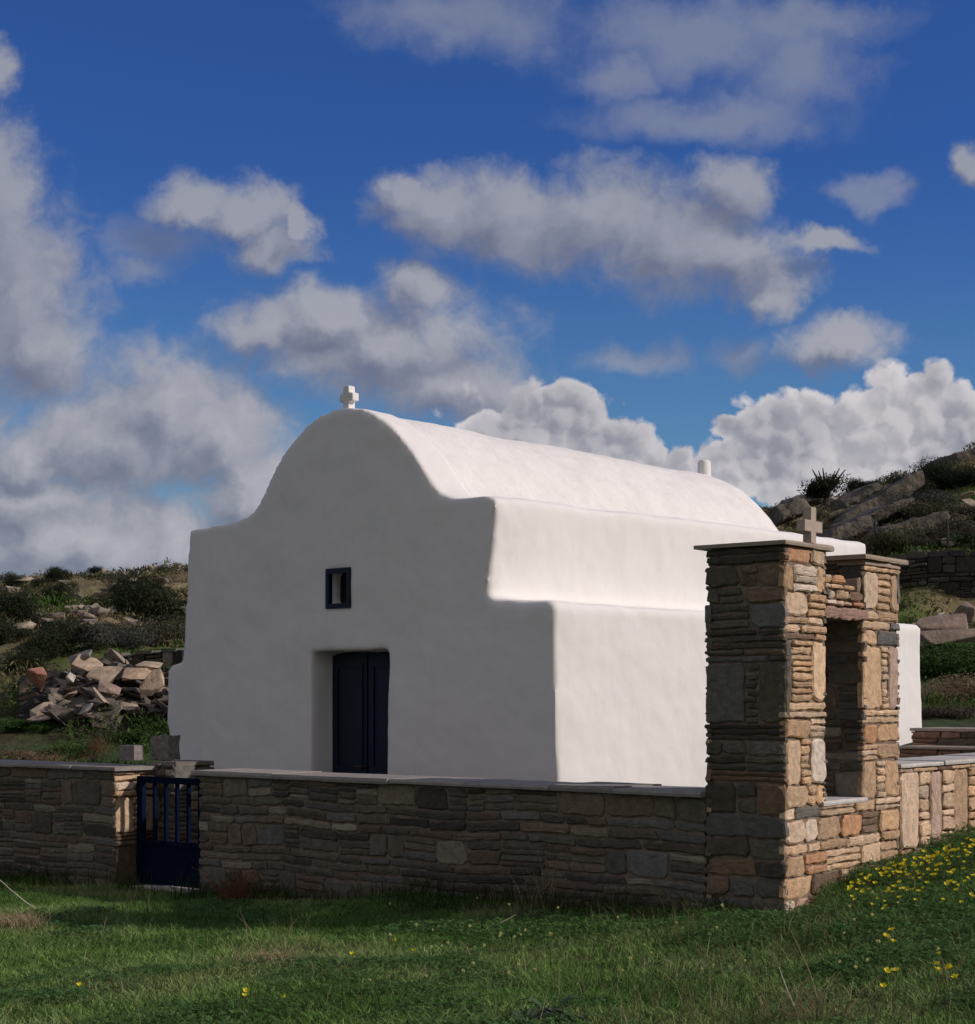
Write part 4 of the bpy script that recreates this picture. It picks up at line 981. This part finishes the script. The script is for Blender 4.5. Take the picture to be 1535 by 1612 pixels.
stake(1377, 872, 815, 'thin dark stake rising from the scrub near the pier cap'); stake(1491, 872, 818, 'thin dark stake above the terrace wall at far right')

# hillside ground cover
def scrub_cover():
    g = np.random.default_rng(5); n = 230000
    px = np.where(g.random(n) < .48, g.uniform(-150, 330, n), g.uniform(1150, 1700, n))
    Y = 19+(62-19)*g.random(n)**1.15
    x = (px-CX)/F*Y; cl = fbm(x*.8+3, Y*.8+8, 4)
    inside = (px > 1150) & (Y < 20); keep = (g.random(n) < np.clip((cl-.44)*4.5, .05, .8)) & ~inside
    t_ = (x-P0.x)*DA.x+(Y-P0.y)*DA.y; s_ = (x-P0.x)*FA.x+(Y-P0.y)*FA.y
    keep &= ~((s_ > -.2) & (s_ < 5.5) & (t_ > 0) & (t_ < 6.1))
    x, Y, cl = x[keep], Y[keep], cl[keep]; n = len(x)
    hgt = np.clip(cl-.42, 0, .4)*1.0*g.random(n)
    P = np.stack([x, Y, terrain(x, Y)+hgt], 1)
    a = g.normal(size=(n, 3)); a[:, 2] = np.abs(a[:, 2])+.4; a /= np.linalg.norm(a, axis=1)[:, None]
    b = np.cross(a, g.normal(size=(n, 3))); b /= np.linalg.norm(b, axis=1)[:, None]
    s = (.010+.0005*Y)[:, None]*g.uniform(.5, 1.4, n)[:, None]
    V = np.stack([P-a*s*1.8, P-b*s*.5, P+a*s*1.8, P+b*s*.5], 1).reshape(-1, 3)
    k1 = fbm(x*.3+50, Y*.3, 3); gm = np.clip((fbm(x*.25+70, Y*.4)-.48)*8, 0, 1)*(Y < 50)
    gm = np.maximum(gm, np.clip((27-Y)/4, 0, 1)*.85)
    pal = np.array([(.07,.075,.035),(.13,.12,.055),(.24,.185,.10),(.07,.07,.035),(.20,.17,.09)])
    idx = np.clip(((k1-.25)*10+g.normal(size=n)*.9), 0, 4).astype(int)
    c = pal[idx]*(1-gm[:, None])+np.array([.055, .105, .02])*gm[:, None]; c = c*g.uniform(.5, 1.5, n)[:, None]
    o = np_mesh('hill_scrub', V, np.arange(n*4).reshape(n, 4), M_leaf, np.repeat(c, 4, 0)); tag(o, 'thin dry and green ground cover over the hillsides', 'ground cover', kind='stuff')
scrub_cover()

# ------------------------------------------------------------------ meadow
def blades(name, n, region, hrange, wid, cols, seed, bend=.5, dens=None, label='', cat='grass', lean=(0, 0)):
    g = np.random.default_rng(seed); px0, px1, Y0_, Y1_ = region
    # even density on the ground within the wedge
    Y = np.sqrt(g.uniform(Y0_**2, Y1_**2, n)); px = g.uniform(px0, px1, n); x = (px-CX)/F*Y
    # keep outside of the walls
    d = (x-Ce.x)*NF.x+(Y-Ce.y)*NF.y; along = (x-Ce.x)*WA.x+(Y-Ce.y)*WA.y
    e = (x-Ce.x)*NS.x+(Y-Ce.y)*NS.y
    keep = (d > .03) | (e > .03)
    if dens is not None: keep &= g.random(n) < dens(x, Y)
    x, Y = x[keep], Y[keep]; n = len(x)
    cl = fbm(x*1.6+4, Y*1.6+2, 4); cf = fbm(x*7+4, Y*7+2, 2)
    h = g.uniform(*hrange, n)*(.35+1.3*cl)*(.6+.8*cf); az = g.uniform(0, 2*np.pi, n); w = wid*g.uniform(.6, 1.4, n)
    dx, dy = np.cos(az), np.sin(az); bd = h*bend*g.uniform(.2, 1.5, n)
    ba = g.uniform(0, 2*np.pi, n); bx, by = np.cos(ba)*bd+lean[0]*h, np.sin(ba)*bd+lean[1]*h
    z = terrain(x, Y)-.008
    p0 = np.stack([x-dx*w, Y-dy*w, z], 1); p1 = np.stack([x+dx*w, Y+dy*w, z], 1)
    p2 = np.stack([x+dx*w*.8+bx*.35, Y+dy*w*.8+by*.35, z+h*.6], 1); p3 = np.stack([x-dx*w*.8+bx*.35, Y-dy*w*.8+by*.35, z+h*.6], 1)
    p4 = np.stack([x+bx+dx*w*.15, Y+by+dy*w*.15, z+h*.95], 1); p5 = np.stack([x+bx-dx*w*.15, Y+by-dy*w*.15, z+h*.95], 1)
    V = np.stack([p0, p1, p2, p3, p4, p5], 1).reshape(-1, 3)
    i = np.arange(n)[:, None]*6; Fq = np.concatenate([i+np.array([0, 1, 2, 3]), i+np.array([3, 2, 4, 5])], 0)
    pal = np.array(cols); t = np.clip(fbm(x*.9+20, Y*.9, 3)*2.2-.6+g.normal(size=n)*.22, 0, .999); idx = (t*len(cols)).astype(int)
    c = pal[idx]*g.uniform(.55, 1.9, n)[:, None]
    o = np_mesh(name, V, Fq, M_grass, np.repeat(c, 6, 0)); tag(o, label, cat, kind='stuff'); return o
GC = [(.08,.155,.034),(.11,.20,.046),(.15,.25,.062),(.20,.29,.095),(.19,.25,.09)]
blades('grass', 640000, (-450, 2050, 6.2, 16.5), (.028, .06), .0026, GC, 1, .9, label='short green meadow grass in front of the stone walls')
blades('rough_grass', 21000, (-450, 2050, 6.6, 15.5), (.08, .17), .0018, [(.05,.075,.02),(.09,.10,.035),(.16,.14,.07),(.25,.20,.12)], 2, .5, dens=lambda x, y: np.clip((fbm(x*1.1+7, y*1.1+3, 3)-.5)*6, .03, 1), label='scattered taller and straw-coloured grass blades in the meadow')
blades('wall_weeds', 30000, (-60, 1240, 10.4, 16), (.10, .22), .003, [(.025,.045,.012),(.035,.055,.015),(.05,.06,.02)], 3, .6, dens=lambda x, y: (((x-Ce.x)*NF.x+(y-Ce.y)*NF.y) < .45)*1.0*np.clip((fbm(x*1.5, y*1.5, 3)-.38)*5, .1, 1), label='dark weeds growing along the foot of the stone wall', cat='weeds')
blades('dry_grass', 5000, (850, 1420, 6.6, 8.6), (.08, .20), .0014, [(.16,.13,.07),(.26,.20,.12),(.10,.10,.04)], 6, .5, dens=lambda x, y: np.clip((fbm(x*2, y*2, 3)-.5)*4, .01, .5)*np.clip((8.6-y)/1.2, 0, 1)*np.clip(1-abs(x/y*2750+767-1130)/300, 0, 1), label='dry straw grass standing at the bottom of the picture', cat='dry grass')
def clover():
    g = np.random.default_rng(17); n = 380000
    Y = np.sqrt(g.uniform(6.8**2, 14**2, n)); px = g.uniform(-450, 2050, n); x = (px-CX)/F*Y
    d = (x-Ce.x)*NF.x+(Y-Ce.y)*NF.y; e = (x-Ce.x)*NS.x+(Y-Ce.y)*NS.y
    keep = ((d > .03) | (e > .04))
    py = HY-F*terrain(x, Y)/Y
    m = np.clip((px-1000)/250, 0, 1)*np.clip((1540-py)/60, .15, 1)+.45*np.clip((fbm(x*1.5, Y*1.5+11, 3)-.42)*6, 0, 1)
    keep &= g.random(n) < m*(.3+1.2*(fbm(x*2.5, Y*2.5, 3) > .45))
    x, Y, m = x[keep], Y[keep], m[keep]; n = len(x)
    h = .015+(.03+.07*m)*fbm(x*2+5, Y*2, 3)[...]*g.uniform(.5, 1.2, n)
    c0 = np.stack([x, Y, terrain(x, Y)+h], 1)
    nrm = g.normal(size=(n, 3))*.38+np.array([0, -.1, 1]); nrm /= np.linalg.norm(nrm, axis=1)[:, None]
    a = np.cross(nrm, g.normal(size=(n, 3))); a /= np.linalg.norm(a, axis=1)[:, None]; b = np.cross(nrm, a)
    V = []; s = g.uniform(.006, .012, n)[:, None]
    for k in range(3):
        t = k*2.094; u = a*math.cos(t)+b*math.sin(t); w = -a*math.sin(t)+b*math.cos(t)
        V += [c0, c0+u*s*.9-w*s*.55+nrm*s*.1, c0+u*s*1.25, c0+u*s*.9+w*s*.55+nrm*s*.1]
    V = np.stack(V, 1).reshape(-1, 3); c = np.array([.066, .135, .036])*g.uniform(.6, 1.5, n)[:, None]
    o = np_mesh('clover', V, np.arange(n*12).reshape(-1, 4), M_leaf, np.repeat(c, 12, 0)); tag(o, 'leafy clover cover on the bank beside the sunlit wall', 'ground cover', kind='stuff')
clover()

# flowers
def flower_mesh(seed, mt, closed):
    r = random.Random(seed); mb = MB(); h = r.uniform(.13, .17); top = Vector((r.uniform(-.03, .03), r.uniform(-.03, .03), h))
    mb.tube([(0, 0, -.02), top*.55+Vector((.006, 0, 0)), top], [.0016, .0014, .0012], 4, mat=1)
    ax = Vector((r.uniform(-.5, .5), r.uniform(-1.0, .2), 1)).normalized(); a = ax.orthogonal().normalized(); b = ax.cross(a)
    for k in range(5):
        t = 2*math.pi*k/5; u = a*math.cos(t)+b*math.sin(t); w = -a*math.sin(t)+b*math.cos(t)
        sp = .45 if closed else 1.0; ln = .015
        p0 = top; p1 = top+u*ln*.5*sp+ax*ln*.6-w*.006; p2 = top+u*ln*.5*sp+ax*ln*.6+w*.006; p3 = top+u*ln*sp+ax*ln*(.95 if not closed else 1.3)+w*.0055; p4 = top+u*ln*sp+ax*ln*(.95 if not closed else 1.3)-w*.0055
        mb.add([p0, p1, p2, p3, p4], [(0, 2, 1), (1, 2, 3, 4)])
    o = mb.build('flower', [mt, M_stemg]); me = o.data; bpy.data.objects.remove(o); return me
fm = [flower_mesh(i, M_petal, False) for i in range(5)]; pm = [flower_mesh(20+i, M_pale, True) for i in range(4)]
def flower(me, px, py, label, group, sc, name='yellow_flower'):
    p = hit(px, py)
    if (p-Ce).dot(NS) < .06 and (p-Ce).dot(NF) < .05: return
    o = bpy.data.objects.new(name, me); COL.objects.link(o); o.location = p; o.rotation_euler = (0, 0, rng.uniform(-1, 1)); o.scale = (sc,)*3
    tag(o, label, 'flower', group)
for i in range(200):
    px = 1335+rng.random()**.75*220; lim = 1322+(1535-px)*.36; py = lim+12+rng.random()**2.6*(1430-lim)
    flower(rng.choice(fm), px, py+20, 'bright yellow wildflower in the thick patch beside the sunlit wall', 'yellow flowers of the bank by the sunlit wall', rng.uniform(.65, 1.0))
for i in range(12):
    flower(rng.choice(fm), rng.uniform(1330, 1540), rng.uniform(1520, 1625), 'yellow wildflower in the lower right corner of the meadow', 'yellow flowers at the lower right', rng.uniform(.8, 1.1))
for i in range(52):
    flower(rng.choice(pm), rng.uniform(560, 1530), 1445+rng.random()*140, 'pale half-closed yellow wildflower scattered in the meadow grass', 'pale flowers scattered in the meadow', rng.uniform(.7, 1.0), 'pale_flower')
for px, py in ((120, 1590), (383, 1600), (392, 1590), (455, 1602), (550, 1535), (617, 1512), (643, 1530)):
    flower(rng.choice(fm), px, py+15, 'single yellow wildflower in the left part of the meadow', 'yellow flowers in the left meadow', .9)

def tuft(px, py, n, h, spread, label, mt, seed, lean=0.0, cat='dry tuft', name='dry_tuft'):
    r = random.Random(seed); p = hit(px, py); mb = MB()
    for i in range(n):
        a = r.uniform(0, 6.28); q = Vector((r.gauss(0, spread*.4), r.gauss(0, spread*.3), 0)); hh = h*r.uniform(.4, 1.1); d = Vector((math.cos(a), math.sin(a), 0))*hh*r.uniform(.2, 1.0)+Vector((lean*hh, 0, 0))
        mb.tube([q, q+d*.4+Vector((0, 0, hh*.6)), q+d+Vector((0, 0, hh*.9))], [.0022, .0018, .0008], 3)
    tag(mb.build(name, mt, None, (0, 0, 0)), label, cat).location = p
tuft(425, 1520, 90, .13, .22, 'bleached dry grass tuft in the meadow left of centre', M_straw, 1)
tuft(25, 1462, 260, .12, .24, 'tangled heap of dry straw at the left edge of the meadow', M_straw, 2)
tuft(370, 1425, 130, .30, .14, 'reddish dry weed against the wall right of the gate', mat('red_weed', (.17, .07, .04), .9), 3)
tuft(868, 1425, 260, .34, .22, 'tall dark grass clump leaning on the stone wall', mat('dark_clump', (.035, .045, .018), .9), 4, .1)
tuft(860, 1430, 40, .4, .22, 'few pale stalks sticking out of the dark clump by the wall', M_straw, 5, .1)
tuft(1270, 1612, 60, .22, .25, 'loose dry straw stalks at the bottom right', M_straw, 6)
tuft(20, 1205, 90, .30, .12, 'spiky grey-green plant at the left edge behind the wall', mat('spiky_leaf', (.10, .14, .08), .8), 7)
def stalk(pts, rad, mt, label, name='dry_stalk'):
    p0 = hit(*pts[0]); P = [p0]
    for px, py in pts[1:]: P.append(at(px, py, p0.y+rng.uniform(-.05, .05)))
    mb = MB(); mb.tube(P, [rad*(1-.6*i/(len(P)-1)) for i in range(len(P))], 5); tag(mb.build(name, mt, None, p0), label, 'stalk')
stalk([(68, 1438), (40, 1420), (18, 1402), (-10, 1376)], .006, M_straw2, 'long pale bent twig at the left edge of the meadow', 'bare_twig')
stalk([(770, 1466), (788, 1453), (812, 1440)], .0055, M_straw2, 'short pale twig lying aslant near the middle of the shadow line', 'bare_twig')
stalk([(1292, 1590), (1275, 1530), (1245, 1465)], .003, M_straw, 'long thin dry stalk below the corner pier')
stalk([(1258, 1600), (1240, 1560), (1226, 1522)], .004, M_straw2, 'pale dry stalk leaning left at the bottom right')
stalk([(1328, 1612), (1337, 1580), (1343, 1540)], .003, M_straw, 'upright dry stalk right of the leaning ones')
stalk([(995, 1640), (982, 1595), (975, 1560)], .003, M_straw, 'thin brown stalk at the bottom right of centre')
stalk([(840, 1640), (852, 1600), (862, 1560)], .003, M_straw, 'thin brown stalk rising from the broad-leaved weed')
stalk([(1118, 1610), (1119, 1575), (1117, 1530)], .0025, M_straw, 'slender upright stalk below the front of the pier')
def broadleaf(px, py, sc, label, seed):
    r = random.Random(seed); p = hit(px, py); mb = MB()
    for i in range(16):
        a = i*2.4; ln = sc*r.uniform(.6, 1); d = Vector((math.cos(a), math.sin(a), 0)); w = Vector((-d.y, d.x, 0)); up = r.uniform(.3, .9)
        pts = []; 
        for k, (t, wd) in enumerate(((0, .05), (.35, .26), (.65, .30), (1, .03))):
            c = d*ln*t+Vector((0, 0, ln*up*math.sin(t*2.2)*.6)); pts += [c-w*ln*wd*.5, c+Vector((0, 0, -ln*.03)), c+w*ln*wd*.5]
        mb.add(pts, [(k*3+j, k*3+j+1, k*3+j+4, k*3+j+3) for k in range(3) for j in range(2)], tuple(x*r.uniform(.8, 1.3) for x in (.075, .11, .06)))
    tag(mb.build('broadleaf_weed', M_leaf, None, (0, 0, 0)), label, 'weed').location = p
broadleaf(865, 1600, .16, 'grey-green broad-leaved weed at the bottom centre', 1)
broadleaf(830, 1618, .13, 'smaller broad-leaved weed cut by the bottom edge', 2)
broadleaf(900, 1612, .11, 'low broad-leaved weed right of the larger one', 3)
